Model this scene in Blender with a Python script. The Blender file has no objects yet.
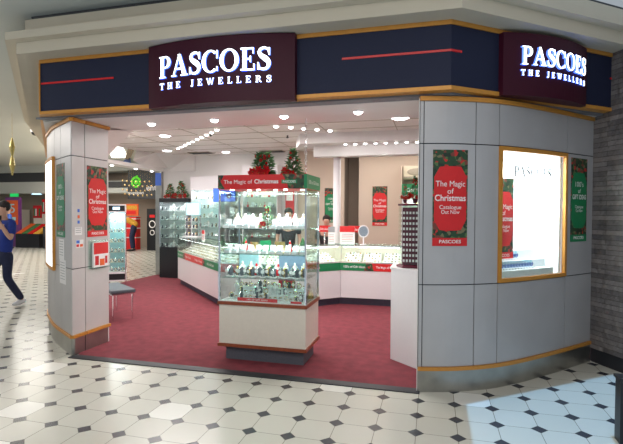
import bpy, bmesh, math, random
from mathutils import Vector, Matrix
random.seed(7)
PI = math.pi
SC = bpy.context.scene
COL = SC.collection
# ------------------------------------------------------------------ camera, world, light, exposure
cam_d = bpy.data.cameras.new('camera'); cam = bpy.data.objects.new('camera', cam_d); COL.objects.link(cam)
cam_d.sensor_width = 36; cam_d.lens = 26.562; cam_d.clip_start = .05
fw = Vector((-0.254925, 0.966736, -0.020851)); rt = Vector((0.966910, 0.255074, 0.004782)); up = Vector((-0.009941, 0.018942, 0.999771))
cam.matrix_world = Matrix(((rt.x, up.x, -fw.x, 0), (rt.y, up.y, -fw.y, 0), (rt.z, up.z, -fw.z, 1.630), (0, 0, 0, 1)))
SC.camera = cam
SC.view_settings.view_transform = 'Standard'; SC.view_settings.look = 'None'
SC.view_settings.exposure = 0.0; SC.view_settings.gamma = 1.0; SC.view_settings.use_curve_mapping = False
w = bpy.data.worlds.new('world'); SC.world = w; w.use_nodes = True
w.node_tree.nodes['Background'].inputs[0].default_value = (.80, .90, 1.0, 1)
w.node_tree.nodes['Background'].inputs[1].default_value = .42

def area(name, loc, target, sx, sy, power, color=(1, 1, 1), spread=PI):
    d = bpy.data.lights.new(name, 'AREA'); d.shape = 'RECTANGLE'; d.size = sx; d.size_y = sy; d.energy = power; d.color = color; d.spread = spread
    o = bpy.data.objects.new(name, d); COL.objects.link(o); o.location = loc
    o.rotation_euler = (Vector(target) - Vector(loc)).to_track_quat('-Z', 'Y').to_euler(); return o
def spot(name, loc, target, power, angle, blend=.5, color=(1, 1, 1), radius=.03):
    d = bpy.data.lights.new(name, 'SPOT'); d.energy = power; d.spot_size = angle; d.spot_blend = blend; d.color = color; d.shadow_soft_size = radius
    o = bpy.data.objects.new(name, d); COL.objects.link(o); o.location = loc
    o.rotation_euler = (Vector(target) - Vector(loc)).to_track_quat('-Z', 'Y').to_euler(); return o
def point(name, loc, power, color=(1, 1, 1), radius=.1):
    d = bpy.data.lights.new(name, 'POINT'); d.energy = power; d.color = color; d.shadow_soft_size = radius
    o = bpy.data.objects.new(name, d); COL.objects.link(o); o.location = loc; return o

area('mall_fill', (-1.2, .4, 3.72), (-1.2, 2.2, .3), 6, 2, 100, (1, .95, .88))  # added area lamp out of view, general fill for the mall
area('concourse_fill', (-12, 9, 3.70), (-12, 9, 0), 6, 8, 420, (1, .95, .88))  # added area lamp that fills the left concourse
sun = bpy.data.lights.new('daylight', 'SUN'); sun.energy = 2.6; sun.angle = .01; sun.color = (.25, .58, 1)
so = bpy.data.objects.new('daylight', sun); COL.objects.link(so); so.rotation_euler = Vector((-.16 * .614, .16 * .789, -3.42)).to_track_quat('-Z', 'Y').to_euler()
area('mall_ceiling_fill', (-8.5, 3.6, 3.2), (-6.5, 4.2, 3.75), 3, 1, 45, (1, .98, .95))  # added uplight out of view, brightens the mall ceiling
area('far_mall_fill', (-13, 14, 3.68), (-13, 14, 0), 7, 3, 320, (1, .96, .9))  # second added lamp, lifts the far end of the mall
area('shop_fill', (-4.2, 7.6, 3.0), (-4.2, 7.6, 0), 3.2, 2.4, 120, (1, .95, .93))  # added area fill below the shop ceiling, besides the downlights
area('shop_fill', (-1.4, 6.4, 3.0), (-1.4, 6.4, 0), 2.4, 1.2, 75, (1, .95, .93))  # another added fill, nearer the entrance

area('back_room_fill', (-.6, 9.4, 3.0), (-.6, 9.4, 0), 2.6, .9, 34, (1, .94, .88))  # added area lamp, brightens the beige walls at the back
# ------------------------------------------------------------------ materials
MATS = {}
def mat(name, c, rough=.5, metal=0, emit=None, es=0, noise=0, nscale=30, bump=0, spec=.5):
    if name in MATS: return MATS[name]
    m = bpy.data.materials.new(name); m.use_nodes = True; nt = m.node_tree; b = nt.nodes['Principled BSDF']
    b.inputs['Base Color'].default_value = (*c, 1); b.inputs['Roughness'].default_value = rough; b.inputs['Metallic'].default_value = metal
    b.inputs['Specular IOR Level'].default_value = spec
    if emit: b.inputs['Emission Color'].default_value = (*emit, 1); b.inputs['Emission Strength'].default_value = es
    if noise or bump:
        tc = nt.nodes.new('ShaderNodeTexCoord'); n = nt.nodes.new('ShaderNodeTexNoise'); n.inputs['Scale'].default_value = nscale; n.inputs['Detail'].default_value = 4
        nt.links.new(tc.outputs['Object'], n.inputs['Vector'])
        if noise:
            r = nt.nodes.new('ShaderNodeValToRGB'); r.color_ramp.elements[0].position = .3; r.color_ramp.elements[1].position = .7
            r.color_ramp.elements[0].color = (*[max(0, v * (1 - noise)) for v in c], 1); r.color_ramp.elements[1].color = (*[min(1, v * (1 + noise)) for v in c], 1)
            nt.links.new(n.outputs['Fac'], r.inputs[0]); nt.links.new(r.outputs[0], b.inputs['Base Color'])
        if bump:
            bp = nt.nodes.new('ShaderNodeBump'); bp.inputs['Strength'].default_value = bump; bp.inputs['Distance'].default_value = .01
            nt.links.new(n.outputs['Fac'], bp.inputs['Height']); nt.links.new(bp.outputs[0], b.inputs['Normal'])
    MATS[name] = m; return m
def s(r, g, b):   # sRGB 0-255 to linear
    return tuple(((v / 255 + .055) / 1.055) ** 2.4 if v > 10 else v / 255 / 12.92 for v in (r, g, b))
def glass(name, tint=(.95, 1, .98), refl=.10):
    m = bpy.data.materials.new(name); m.use_nodes = True; nt = m.node_tree; nt.nodes.clear()
    o = nt.nodes.new('ShaderNodeOutputMaterial'); mx = nt.nodes.new('ShaderNodeMixShader'); t = nt.nodes.new('ShaderNodeBsdfTransparent'); g = nt.nodes.new('ShaderNodeBsdfGlossy')
    lw = nt.nodes.new('ShaderNodeLayerWeight'); lw.inputs[0].default_value = .12; mu = nt.nodes.new('ShaderNodeMath'); mu.operation = 'MULTIPLY_ADD'; mu.inputs[1].default_value = .6; mu.inputs[2].default_value = refl * .3
    t.inputs[0].default_value = (*tint, 1); g.inputs['Roughness'].default_value = .02
    nt.links.new(lw.outputs['Fresnel'], mu.inputs[0]); nt.links.new(mu.outputs[0], mx.inputs[0]); nt.links.new(t.outputs[0], mx.inputs[1]); nt.links.new(g.outputs[0], mx.inputs[2]); nt.links.new(mx.outputs[0], o.inputs[0])
    MATS[name] = m; return m
GLASS = glass('clear_glass'); GSHELF = glass('green_edge_glass', (.86, .97, .93), .3)
def nmath(nt, op, a, b=None):
    n = nt.nodes.new('ShaderNodeMath'); n.operation = op
    for i, v in enumerate((a, b)):
        if v is None: continue
        if isinstance(v, (int, float)): n.inputs[i].default_value = v
        else: nt.links.new(v, n.inputs[i])
    return n.outputs[0]
def mixc(nt, f, a, b):
    n = nt.nodes.new('ShaderNodeMix'); n.data_type = 'RGBA'
    if isinstance(f, (int, float)): n.inputs[0].default_value = f
    else: nt.links.new(f, n.inputs[0])
    for i, v in ((6, a), (7, b)):
        if isinstance(v, tuple): n.inputs[i].default_value = (*v, 1)
        else: nt.links.new(v, n.inputs[i])
    return n.outputs[2]
def tile_mat():
    m = bpy.data.materials.new('octagon_dot_tiles'); m.use_nodes = True; nt = m.node_tree; b = nt.nodes['Principled BSDF']
    tc = nt.nodes.new('ShaderNodeTexCoord'); sp = nt.nodes.new('ShaderNodeSeparateXYZ'); nt.links.new(tc.outputs['Object'], sp.inputs[0])
    a = nmath(nt, 'DIVIDE', nmath(nt, 'ADD', sp.outputs[0], .106), .3); c = nmath(nt, 'DIVIDE', nmath(nt, 'SUBTRACT', sp.outputs[1], 4.064), .3)
    da = nmath(nt, 'ABSOLUTE', nmath(nt, 'SUBTRACT', a, nmath(nt, 'ROUND', a))); dc = nmath(nt, 'ABSOLUTE', nmath(nt, 'SUBTRACT', c, nmath(nt, 'ROUND', c)))
    sm = nmath(nt, 'ADD', da, dc); dot = nmath(nt, 'LESS_THAN', sm, .195); ring = nmath(nt, 'LESS_THAN', sm, .212)
    line = nmath(nt, 'LESS_THAN', nmath(nt, 'MINIMUM', da, dc), .009); gr = nmath(nt, 'MAXIMUM', line, ring)
    wn = nt.nodes.new('ShaderNodeTexWhiteNoise'); wn.noise_dimensions = '2D'; cb = nt.nodes.new('ShaderNodeCombineXYZ')
    nt.links.new(nmath(nt, 'FLOOR', a), cb.inputs[0]); nt.links.new(nmath(nt, 'FLOOR', c), cb.inputs[1]); nt.links.new(cb.outputs[0], wn.inputs['Vector'])
    pale = nmath(nt, 'GREATER_THAN', wn.outputs[0], .975)
    n = nt.nodes.new('ShaderNodeTexNoise'); n.inputs['Scale'].default_value = 5; nt.links.new(tc.outputs['Object'], n.inputs['Vector'])
    c0 = mixc(nt, wn.outputs[0], s(194, 191, 178), s(202, 199, 188)); c0 = mixc(nt, n.outputs['Fac'], c0, s(196, 193, 182)); c0 = mixc(nt, pale, c0, s(222, 220, 212))
    c1 = mixc(nt, gr, c0, s(128, 124, 112)); c2 = mixc(nt, dot, c1, s(58, 60, 66))
    nt.links.new(c2, b.inputs['Base Color']); b.inputs['Roughness'].default_value = .22; b.inputs['Specular IOR Level'].default_value = .45
    return m
TILE = tile_mat()
def stone_mat():
    m = bpy.data.materials.new('stacked_slate'); m.use_nodes = True; nt = m.node_tree; b = nt.nodes['Principled BSDF']
    tc = nt.nodes.new('ShaderNodeTexCoord'); sp = nt.nodes.new('ShaderNodeSeparateXYZ'); nt.links.new(tc.outputs['Object'], sp.inputs[0])
    cb = nt.nodes.new('ShaderNodeCombineXYZ'); nt.links.new(nmath(nt, 'SUBTRACT', sp.outputs[0], sp.outputs[1]), cb.inputs[0]); nt.links.new(sp.outputs[2], cb.inputs[1])
    br = nt.nodes.new('ShaderNodeTexBrick'); nt.links.new(cb.outputs[0], br.inputs['Vector'])
    for k, v in (('Scale', 1), ('Mortar Size', .003), ('Brick Width', .62), ('Row Height', .052), ('Bias', 0.)): br.inputs[k].default_value = v
    br.inputs['Color1'].default_value = (*s(128, 122, 122), 1); br.inputs['Color2'].default_value = (*s(66, 66, 74), 1); br.inputs['Mortar'].default_value = (*s(40, 40, 44), 1)
    n = nt.nodes.new('ShaderNodeTexNoise'); n.inputs['Scale'].default_value = 9; n.inputs['Detail'].default_value = 6; nt.links.new(tc.outputs['Object'], n.inputs['Vector'])
    nt.links.new(mixc(nt, nmath(nt, 'MULTIPLY', n.outputs['Fac'], .6), br.outputs['Color'], s(130, 118, 106)), b.inputs['Base Color'])
    bp = nt.nodes.new('ShaderNodeBump'); bp.inputs['Strength'].default_value = 1; bp.inputs['Distance'].default_value = .05
    nt.links.new(nmath(nt, 'ADD', br.outputs['Fac'], n.outputs['Fac']), bp.inputs['Height']); nt.links.new(bp.outputs[0], b.inputs['Normal']); b.inputs['Roughness'].default_value = .6
    return m
STONE = stone_mat()
def foliage_print():
    m = bpy.data.materials.new('printed_wreath'); m.use_nodes = True; nt = m.node_tree; b = nt.nodes['Principled BSDF']
    tc = nt.nodes.new('ShaderNodeTexCoord'); v = nt.nodes.new('ShaderNodeTexVoronoi'); v.inputs['Scale'].default_value = 34; nt.links.new(tc.outputs['Object'], v.inputs['Vector'])
    sp = nt.nodes.new('ShaderNodeSeparateColor'); nt.links.new(v.outputs['Color'], sp.inputs[0])
    r = nt.nodes.new('ShaderNodeValToRGB'); r.color_ramp.interpolation = 'CONSTANT'; e = r.color_ramp.elements
    e[0].color = (*s(40, 70, 42), 1); e[1].position = .45; e[1].color = (*s(28, 48, 34), 1)
    for p, c in ((.62, s(120, 60, 48)), (.74, s(190, 42, 36)), (.84, s(120, 112, 80)), (.92, s(84, 110, 62))):
        x = e.new(p); x.color = (*c, 1)
    nt.links.new(sp.outputs[0], r.inputs[0]); nt.links.new(r.outputs[0], b.inputs['Base Color']); b.inputs['Roughness'].default_value = .35
    return m
WREATH = foliage_print()
M = dict(
 navy=mat('navy_laminate', s(31, 35, 58), .6, noise=.15, nscale=200, spec=.25), gold=mat('gold_trim', s(205, 140, 58), .4, .15, noise=.05), burg=mat('burgundy_acrylic', s(60, 14, 32), .45, spec=.2),
 redst=mat('red_strip', s(205, 30, 34), .25), panel=mat('lavender_grey_panel', s(188, 184, 184), .38, .25, noise=.04, nscale=3), panel_l=mat('pale_grey_panel', s(200, 194, 192), .4, .15, noise=.04, nscale=3),
 seam=mat('dark_seam', s(34, 36, 42), .5), steel=mat('brushed_steel', s(170, 168, 162), .3, .9, noise=.12, nscale=6), chrome=mat('chrome', (.8, .8, .82), .12, 1, noise=.02),
 corn=mat('beige_cornice', s(204, 192, 172), .7, noise=.03, nscale=2), slot=mat('dark_slot', s(70, 70, 72), .8, noise=.1), soff=mat('dark_grey_soffit', s(120, 120, 126), .5, noise=.05),
 ceil=mat('mall_ceiling_paint', s(205, 206, 200), .8, noise=.02, nscale=1), iceil=mat('shop_ceiling_paint', s(232, 226, 222), .75, noise=.02, nscale=2), wall=mat('white_wall_paint', s(226, 222, 220), .7, noise=.02, nscale=2),
 beige=mat('beige_wall_paint', s(206, 187, 170), .75, noise=.02, nscale=2), brownw=mat('brown_wall_paint', s(158, 142, 128), .8, noise=.04), carpet=mat('red_carpet', s(118, 44, 54), .95, noise=.2, nscale=9, bump=.4),
 white=mat('white_laminate', s(226, 220, 222), .35, noise=.01), cream=mat('cream_laminate', s(226, 216, 202), .4, noise=.02), wood=mat('redwood_trim', s(140, 66, 34), .35, noise=.18, nscale=25),
 plinth=mat('grey_plinth', s(86, 88, 96), .6, noise=.1, nscale=60), dplinth=mat('dark_plinth', s(58, 56, 74), .5, noise=.08), green=mat('green_print', s(22, 128, 78), .35, noise=.03), red=mat('red_print', s(214, 34, 36), .35, noise=.03),
 text=mat('white_print', s(244, 238, 236), .4), gold_ink=mat('gold_print', s(236, 190, 110), .4), black=mat('black_plastic', s(24, 24, 28), .4, noise=.1), dgrey=mat('charcoal_board', s(62, 62, 64), .5, noise=.06),
 led=mat('lamp_glow', (1, 1, 1), emit=(1, .97, .95), es=14), leds=mat('small_lamp_glow', (1, 1, 1), emit=(1, .98, .98), es=9), sign=mat('lit_letter', (1, 1, 1), emit=(.88, .95, 1), es=3.2), signb=mat('blue_halo_side', (.1, .2, .9), emit=(.12, .25, 1), es=1.6),
 silver=mat('polished_silver', (.82, .83, .85), .18, 1, noise=.03), goldm=mat('polished_gold', (.85, .6, .25), .2, 1, noise=.03), leaf=mat('pine_needles', s(62, 110, 62), .7, noise=.4, nscale=60), petal=mat('poinsettia_petal', s(196, 22, 30), .5, noise=.2, nscale=60),
 maroon=mat('maroon_lacquer', s(92, 24, 44), .3, noise=.05), seat=mat('grey_vinyl', s(76, 82, 90), .5, noise=.08), skin=mat('skin', s(205, 160, 138), .5, noise=.04), hair=mat('dark_hair', s(38, 28, 26), .6, noise=.3, nscale=80),
 shirt=mat('blue_shirt', s(28, 52, 138), .8, noise=.12, nscale=15), jeans=mat('dark_denim', s(34, 40, 70), .85, noise=.15, nscale=30), shoe=mat('white_shoe', s(220, 220, 226), .5, noise=.02), yellow=mat('patterned_yellow', s(205, 150, 50), .8, noise=.35, nscale=30),
 scr=mat('blue_screen', s(60, 100, 220), .3, emit=s(70, 110, 235), es=1.1, noise=.1), cyan=mat('pale_blue_board', s(176, 214, 226), .5, noise=.05), paper=mat('white_paper', s(232, 228, 226), .7, noise=.01), stripe=mat('grey_text_line', s(150, 148, 150), .7),
 sky=mat('skylight_glow', (1, 1, 1), emit=(1, .98, .9), es=3.0), blue=mat('blue_paint', s(70, 110, 205), .5, noise=.05), orange=mat('orange_print', s(226, 96, 40), .4, noise=.1), lime=mat('lime_logo', s(96, 205, 50), .4, emit=s(80, 190, 40), es=.5),
 purple=mat('purple_accent', s(120, 60, 130), .4, noise=.1), greenl=mat('green_exit_glow', s(30, 190, 90), .4, emit=s(30, 190, 90), es=.9), bluel=mat('pale_blue_lamp', (.6, .8, 1), emit=(.5, .8, 1), es=1.6), ac=mat('ivory_plastic', s(222, 210, 188), .5, noise=.02), acd=mat('grille_grey', s(168, 156, 140), .6, noise=.05),
 winw=mat('window_white', s(244, 246, 250), .6, noise=.01), tinsel=mat('gold_tinsel', (.75, .6, .22), .3, .8, noise=.4, nscale=80), bauble=mat('red_bauble', s(200, 20, 26), .2, noise=.05))

# ------------------------------------------------------------------ mesh helpers
class MB:
    """collects faces (with a material each) and links them as ONE mesh object"""
    def __init__(self): self.v = []; self.f = []; self.mi = []; self.m = []
    def idx(self, m):
        if m not in self.m: self.m.append(m)
        return self.m.index(m)
    def add(self, vs, fs, m):
        b = len(self.v); self.v += [tuple(p) for p in vs]; k = self.idx(m)
        for f in fs: self.f.append([b + i for i in f]); self.mi.append(k)
        return self
    def box(self, x0, x1, y0, y1, z0, z1, m, T=None):
        vs = [Vector((x, y, z)) for z in (z0, z1) for y in (y0, y1) for x in (x0, x1)]
        if T: vs = [T @ p for p in vs]
        return self.add(vs, [(0, 2, 3, 1), (4, 5, 7, 6), (0, 1, 5, 4), (1, 3, 7, 5), (3, 2, 6, 7), (2, 0, 4, 6)], m)
    def prism(self, poly, z0, z1, m):
        n = len(poly); ar = sum(poly[i][0] * poly[(i + 1) % n][1] - poly[(i + 1) % n][0] * poly[i][1] for i in range(n))
        if ar < 0: poly = poly[::-1]
        vs = [(p[0], p[1], z0) for p in poly] + [(p[0], p[1], z1) for p in poly]
        return self.add(vs, [tuple(range(n))[::-1], tuple(range(n, 2 * n))] + [(i, (i + 1) % n, n + (i + 1) % n, n + i) for i in range(n)], m)
    def extr(self, poly, d, m, ms=None, f=None):   # polygon in x,z (facing -y), extruded d towards -y; f maps (x, depth, z)
        n = len(poly); ar = sum(poly[i][0] * poly[(i + 1) % n][1] - poly[(i + 1) % n][0] * poly[i][1] for i in range(n))
        if ar < 0: poly = poly[::-1]
        f = f or (lambda x, y, z: (x, y, z))
        A = [f(x, -d, z) for x, z in poly]; B = [f(x, 0, z) for x, z in poly]
        self.add(A, [tuple(range(n))], m)
        self.add(A + B, [(i, n + i, n + (i + 1) % n, (i + 1) % n) for i in range(n)] , ms or m); return self
    def tube(self, pts, r, m, seg=8, cap=True):
        pts = [Vector(p) for p in pts]; rs = r if isinstance(r, (list, tuple)) else [r] * len(pts); vs = []; fs = []
        for i, p in enumerate(pts):
            t = (pts[min(i + 1, len(pts) - 1)] - pts[max(i - 1, 0)]).normalized(); a = t.orthogonal().normalized() if abs(t.z) > .99 or i == 0 and 0 else (Vector((0, 0, 1)).cross(t)).normalized() if abs(t.z) < .99 else Vector((1, 0, 0))
            a = (a - t * a.dot(t)).normalized(); c = t.cross(a)
            for k in range(seg): q = 2 * PI * k / seg; vs.append(p + a * math.cos(q) * rs[i] + c * math.sin(q) * rs[i])
        for i in range(len(pts) - 1):
            for k in range(seg): fs.append((i * seg + k, i * seg + (k + 1) % seg, (i + 1) * seg + (k + 1) % seg, (i + 1) * seg + k))
        if cap: fs += [tuple(range(seg))[::-1], tuple((len(pts) - 1) * seg + k for k in range(seg))]
        return self.add(vs, fs, m)
    def lathe(self, prof, m, c=(0, 0, 0), seg=16):
        vs = []; fs = []; n = len(prof)
        for r, z in prof:
            for k in range(seg): q = 2 * PI * k / seg; vs.append((c[0] + r * math.cos(q), c[1] + r * math.sin(q), c[2] + z))
        for i in range(n - 1):
            for k in range(seg): fs.append((i * seg + k, i * seg + (k + 1) % seg, (i + 1) * seg + (k + 1) % seg, (i + 1) * seg + k))
        fs += [tuple(range(seg))[::-1], tuple((n - 1) * seg + k for k in range(seg))]
        return self.add(vs, fs, m)
    def ball(self, c, r, m, seg=10, sz=1.0, sx=1.0, sy=1.0):
        vs = []; fs = []; R = seg // 2 + 1
        for i in range(R + 1):
            a = PI * i / R
            for k in range(seg): q = 2 * PI * k / seg; rr = max(math.sin(a), .02); vs.append((c[0] + r * sx * rr * math.cos(q), c[1] + r * sy * rr * math.sin(q), c[2] - r * sz * math.cos(a)))
        for i in range(R):
            for k in range(seg): fs.append((i * seg + k, i * seg + (k + 1) % seg, (i + 1) * seg + (k + 1) % seg, (i + 1) * seg + k))
        return self.add(vs, fs, m)
    def torus(self, c, R, r, m, ax='z', seg=14, ts=5, sq=1.0):
        vs = []; fs = []
        for i in range(seg):
            a = 2 * PI * i / seg
            for k in range(ts):
                b = 2 * PI * k / ts; x = (R + r * math.cos(b)) * math.cos(a); y = (R + r * math.cos(b)) * math.sin(a) * sq; z = r * math.sin(b)
                p = (x, y, z) if ax == 'z' else (x, z, y) if ax == 'y' else (z, x, y); vs.append((c[0] + p[0], c[1] + p[1], c[2] + p[2]))
        for i in range(seg):
            for k in range(ts): fs.append((i * ts + k, ((i + 1) % seg) * ts + k, ((i + 1) % seg) * ts + (k + 1) % ts, i * ts + (k + 1) % ts))
        return self.add(vs, fs, m)
    def make(self, name, parent=None, loc=None, rotz=0, smooth=False, T=None):
        me = bpy.data.meshes.new(name)
        vs = self.v if T is None else [tuple(T @ Vector(p)) for p in self.v]
        me.from_pydata(vs, [], self.f)
        for m in self.m: me.materials.append(M[m] if isinstance(m, str) else m)
        me.polygons.foreach_set('material_index', self.mi)
        if smooth: me.polygons.foreach_set('use_smooth', [True] * len(me.polygons))
        me.update(); o = bpy.data.objects.new(name, me); COL.objects.link(o)
        if parent: o.parent = parent
        if loc: o.location = loc
        if rotz: o.rotation_euler.z = rotz
        return o
def tag(o, label, cat, group=None):
    o['label'] = label; o['category'] = cat
    if group: o['group'] = group
    return o
def thing(name, label, cat, loc=(0, 0, 0), rotz=0, group=None):
    o = bpy.data.objects.new(name, None); COL.objects.link(o); o.empty_display_size = .1
    o.location = loc; o.rotation_euler = (0, 0, rotz); return tag(o, label, cat, group)
def struct(o): o['kind'] = 'structure'; return o
def copy_tree(o, parent=None):
    c = o.copy(); COL.objects.link(c)
    if parent: c.parent = parent
    for ch in list(o.children): copy_tree(ch, c)
    return c
_tc = {}
def text_polys(txt, bold=0.0):
    """outline triangles of a line of text, x from 0 to width, cap height about 1"""
    if (txt, bold) in _tc: return _tc[(txt, bold)]
    cu = bpy.data.curves.new('t', 'FONT'); cu.body = txt; cu.size = 1.4; cu.offset = bold; cu.resolution_u = 6
    o = bpy.data.objects.new('t', cu); COL.objects.link(o); dg = bpy.context.evaluated_depsgraph_get(); dg.update()
    me = bpy.data.meshes.new_from_object(o.evaluated_get(dg)); vs = [(v.co.x, v.co.y) for v in me.vertices]; fs = [tuple(p.vertices) for p in me.polygons]
    bpy.data.objects.remove(o); bpy.data.curves.remove(cu); bpy.data.meshes.remove(me)
    x0 = min(v[0] for v in vs); vs = [(v[0] - x0, v[1]) for v in vs]; _tc[(txt, bold)] = (vs, fs, max(v[0] for v in vs)); return _tc[(txt, bold)]
def text(mb, txt, cx, z, h, m, width=None, depth=-.002, f=None, bold=0.0):
    """text centred at cx with baseline z on the plane y=0 facing -y, mapped by f"""
    vs, fs, W = text_polys(txt, bold); sx = h if width is None else width / W
    f = f or (lambda x, y, zz: (x, y, zz))
    mb.add([f(cx + (v[0] - W / 2) * sx, depth, z + v[1] * h) for v in vs], fs, m)

# ------------------------------------------------------------------ plan curves
def cr(P, n=10):
    out = []
    for i in range(len(P) - 1):
        p0 = P[max(i - 1, 0)]; p1 = P[i]; p2 = P[i + 1]; p3 = P[min(i + 2, len(P) - 1)]
        for k in range(n):
            t = k / n; out.append(tuple(.5 * (2 * p1[j] + (p2[j] - p0[j]) * t + (2 * p0[j] - 5 * p1[j] + 4 * p2[j] - p3[j]) * t * t + (3 * p1[j] - p0[j] - 3 * p2[j] + p3[j]) * t ** 3) for j in (0, 1)))
    out.append(P[-1]); return out
class Path:
    def __init__(self, pts):
        self.p = [Vector(q) for q in pts]; self.L = [0]
        for a, b in zip(self.p, self.p[1:]): self.L.append(self.L[-1] + (b - a).length)
        self.len = self.L[-1]
    def at(self, d, off=0):
        i = 0
        while i < len(self.L) - 2 and self.L[i + 1] < d: i += 1
        a, b = self.p[i], self.p[i + 1]; t = (d - self.L[i]) / (self.L[i + 1] - self.L[i]); q = a.lerp(b, t)
        def nr(j):
            e = (self.p[j + 1] - self.p[j]).normalized(); return Vector((e.y, -e.x))
        n0 = nr(i); n = n0
        if t < .5 and i > 0: n = (n0 * (.5 + t) + nr(i - 1) * (.5 - t)).normalized()
        elif t >= .5 and i < len(self.p) - 2: n = (n0 * (1.5 - t) + nr(i + 1) * (t - .5)).normalized()
        return q + n * off          # positive off = outwards, to the mall
    def s_of(self, x=None, y=None):
        for i in range(len(self.p) - 1):
            a, b = self.p[i], self.p[i + 1]
            if x is not None and min(a.x, b.x) <= x <= max(a.x, b.x): return self.L[i] + (x - a.x) / (b.x - a.x) * (self.L[i + 1] - self.L[i])
        return 0
    def strip(self, mb, s0, s1, z0, z1, o0, o1, m, step=.06):
        n = max(1, int((s1 - s0) / step)); ss = [s0 + (s1 - s0) * k / n for k in range(n + 1)]; vs = []
        for q in ss:
            a = self.at(q, o0); b = self.at(q, o1); vs += [(a.x, a.y, z0), (b.x, b.y, z0), (b.x, b.y, z1), (a.x, a.y, z1)]
        fs = []
        for k in range(n):
            c = 4 * k
            for j in range(4): fs.append((c + j, c + 4 + j, c + 4 + (j + 1) % 4, c + (j + 1) % 4))
        fs += [(0, 1, 2, 3), (4 * n + 3, 4 * n + 2, 4 * n + 1, 4 * n)]
        mb.add(vs, fs, m)
    def mapf(self, s0):      # (x along, y depth with -y outwards, z)
        def f(x, y, z):
            q = self.at(s0 + x, -y); return (q.x, q.y, z)
        return f
def sweep(path, prof, m, mb):      # plan polyline with mitres, profile list of (outward, z)
    P = [Vector(p) for p in path]; N = []
    for i in range(len(P)):
        ds = []
        if i > 0: ds.append((P[i] - P[i - 1]).normalized())
        if i < len(P) - 1: ds.append((P[i + 1] - P[i]).normalized())
        ns = [Vector((d.y, -d.x)) for d in ds]; n = sum(ns, Vector((0, 0))).normalized(); N.append(n / max(.3, n.dot(ns[0])))
    vs = [(*(P[i] + N[i] * o), z) for i in range(len(P)) for o, z in prof]; k = len(prof); fs = []
    for i in range(len(P) - 1):
        for j in range(k): fs.append((i * k + j, (i + 1) * k + j, (i + 1) * k + (j + 1) % k, i * k + (j + 1) % k))
    fs += [tuple(range(k)), tuple((len(P) - 1) * k + j for j in range(k))[::-1]]
    mb.add(vs, fs, m)

# ------------------------------------------------------------------ floor, ceilings, walls
struct(MB().box(-32, 8, -8, 22, -.05, 0, TILE).make('floor'))
cp = [(-3.86, 4.33), (-.12, 4.33), (1.7, 5.7), (1.7, 10.5), (-6.88, 10.5), (-6.88, 7.6), (-5.5, 6.1), (-4.4, 5.0)]
struct(MB().prism(cp, .0, .008, 'carpet').make('floor'))
struct(MB().box(-3.9, -.1, 4.215, 4.329, 0, .009, 'seam').make('trim_1'))
# mall ceiling and cornice
struct(MB().box(-32, .4, 2.0, 22, 3.75, 3.8, 'ceil').prism([(.4, 4.4), (3.4, 6.74), (8, 8), (8, 22), (.4, 22)], 3.75, 3.8, 'ceil').box(-32, -6, -3, 2.0, 3.75, 3.8, 'ceil').make('ceiling'))
CP = [(-13.0, 14.0), (-7.6, 7.6), (-4.22, 4.19), (.14, 4.18), (1.86, 5.52), (3.2, 6.6)]
b = MB()
sweep(CP, [(-.5, 3.301), (.22, 3.301), (.22, 3.42), (.32, 3.42), (.32, 3.50), (.14, 3.50), (.14, 3.69), (-.5, 3.69)], 'corn', b)
sweep(CP, [(-.5, 3.691), (.08, 3.691), (.08, 3.749), (-.5, 3.749)], 'slot', b)
struct(b.make('trim_2'))
# fascia: one continuous navy band with gold trims
FP = [(-7.47, 7.55), (-4.22, 4.19), (.14, 4.18), (1.86, 5.52)]
fas = thing('shop_fascia', 'long navy fascia band with gold edge trims and red stripes above the shop opening', 'fascia')
b = MB(); sweep(FP, [(0, 2.735), (0, 3.262), (-.10, 3.262), (-.10, 2.735)], 'navy', b); b.make('band', fas)
for z0, z1 in ((2.70, 2.735), (3.262, 3.30)):
    b = MB(); sweep(FP, [(.012, z0), (.012, z1), (-.1, z1), (-.1, z0)], 'gold', b); b.make('gold_trim', fas)
b = MB().box(-4.236, -4.222, 4.182, 4.20, 2.735, 3.262, 'gold'); b.make('corner_trim', fas)
for pts in ([(-4.21, 4.19), (-3.27, 4.188)], [(-.82, 4.182), (.14, 4.18), (.23, 4.25)], [(1.77, 5.45), (1.855, 5.516)]):
    b = MB(); sweep(pts, [(.006, 3.030), (.006, 3.050), (-.002, 3.050), (-.002, 3.030)], 'redst', b); b.make('red_stripe', fas)
struct(MB().prism([(-4.4, 4.3), (.16, 4.28), (1.75, 5.55), (1.7, 5.7), (.1, 4.44), (-4.35, 4.44)], 2.682, 2.70, 'soff').make('trim_3'))

# right curved wall
RW = Path(cr([(-.12, 4.26), (.24, 4.37), (.64, 4.60), (1.13, 5.06), (1.69, 5.66)]))
S = lambda x: RW.s_of(x)
s1, s2, s3, s0 = S(.37), S(.585), S(1.33), S(-.085)
b = MB(); g = .004; zs = [(.235, .975), (.985, 2.25), (2.26, 2.635)]; cols = [(0, s0), (s0, s1), (s1, s2), (s2, s3), (s3, RW.len)]
RW.strip(b, 0, s2 + .01, .0, 2.66, -.03, -.006, 'seam'); RW.strip(b, s3 - .01, RW.len, .0, 2.66, -.03, -.006, 'seam')
RW.strip(b, s2 + .01, s3 - .01, 0, .985, -.03, -.006, 'seam'); RW.strip(b, s2 + .01, s3 - .01, 2.25, 2.66, -.03, -.006, 'seam')
for ci, (a, c) in enumerate(cols):
    for zi, (z0, z1) in enumerate(zs):
        if ci == 3 and zi == 1: continue
        RW.strip(b, a + g, c - g, z0, z1, -.01, .004, 'panel')
b.box(-.13, -.12, 4.27, 4.85, 0, 2.66, 'wall')
struct(b.make('wall_right'))
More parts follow.
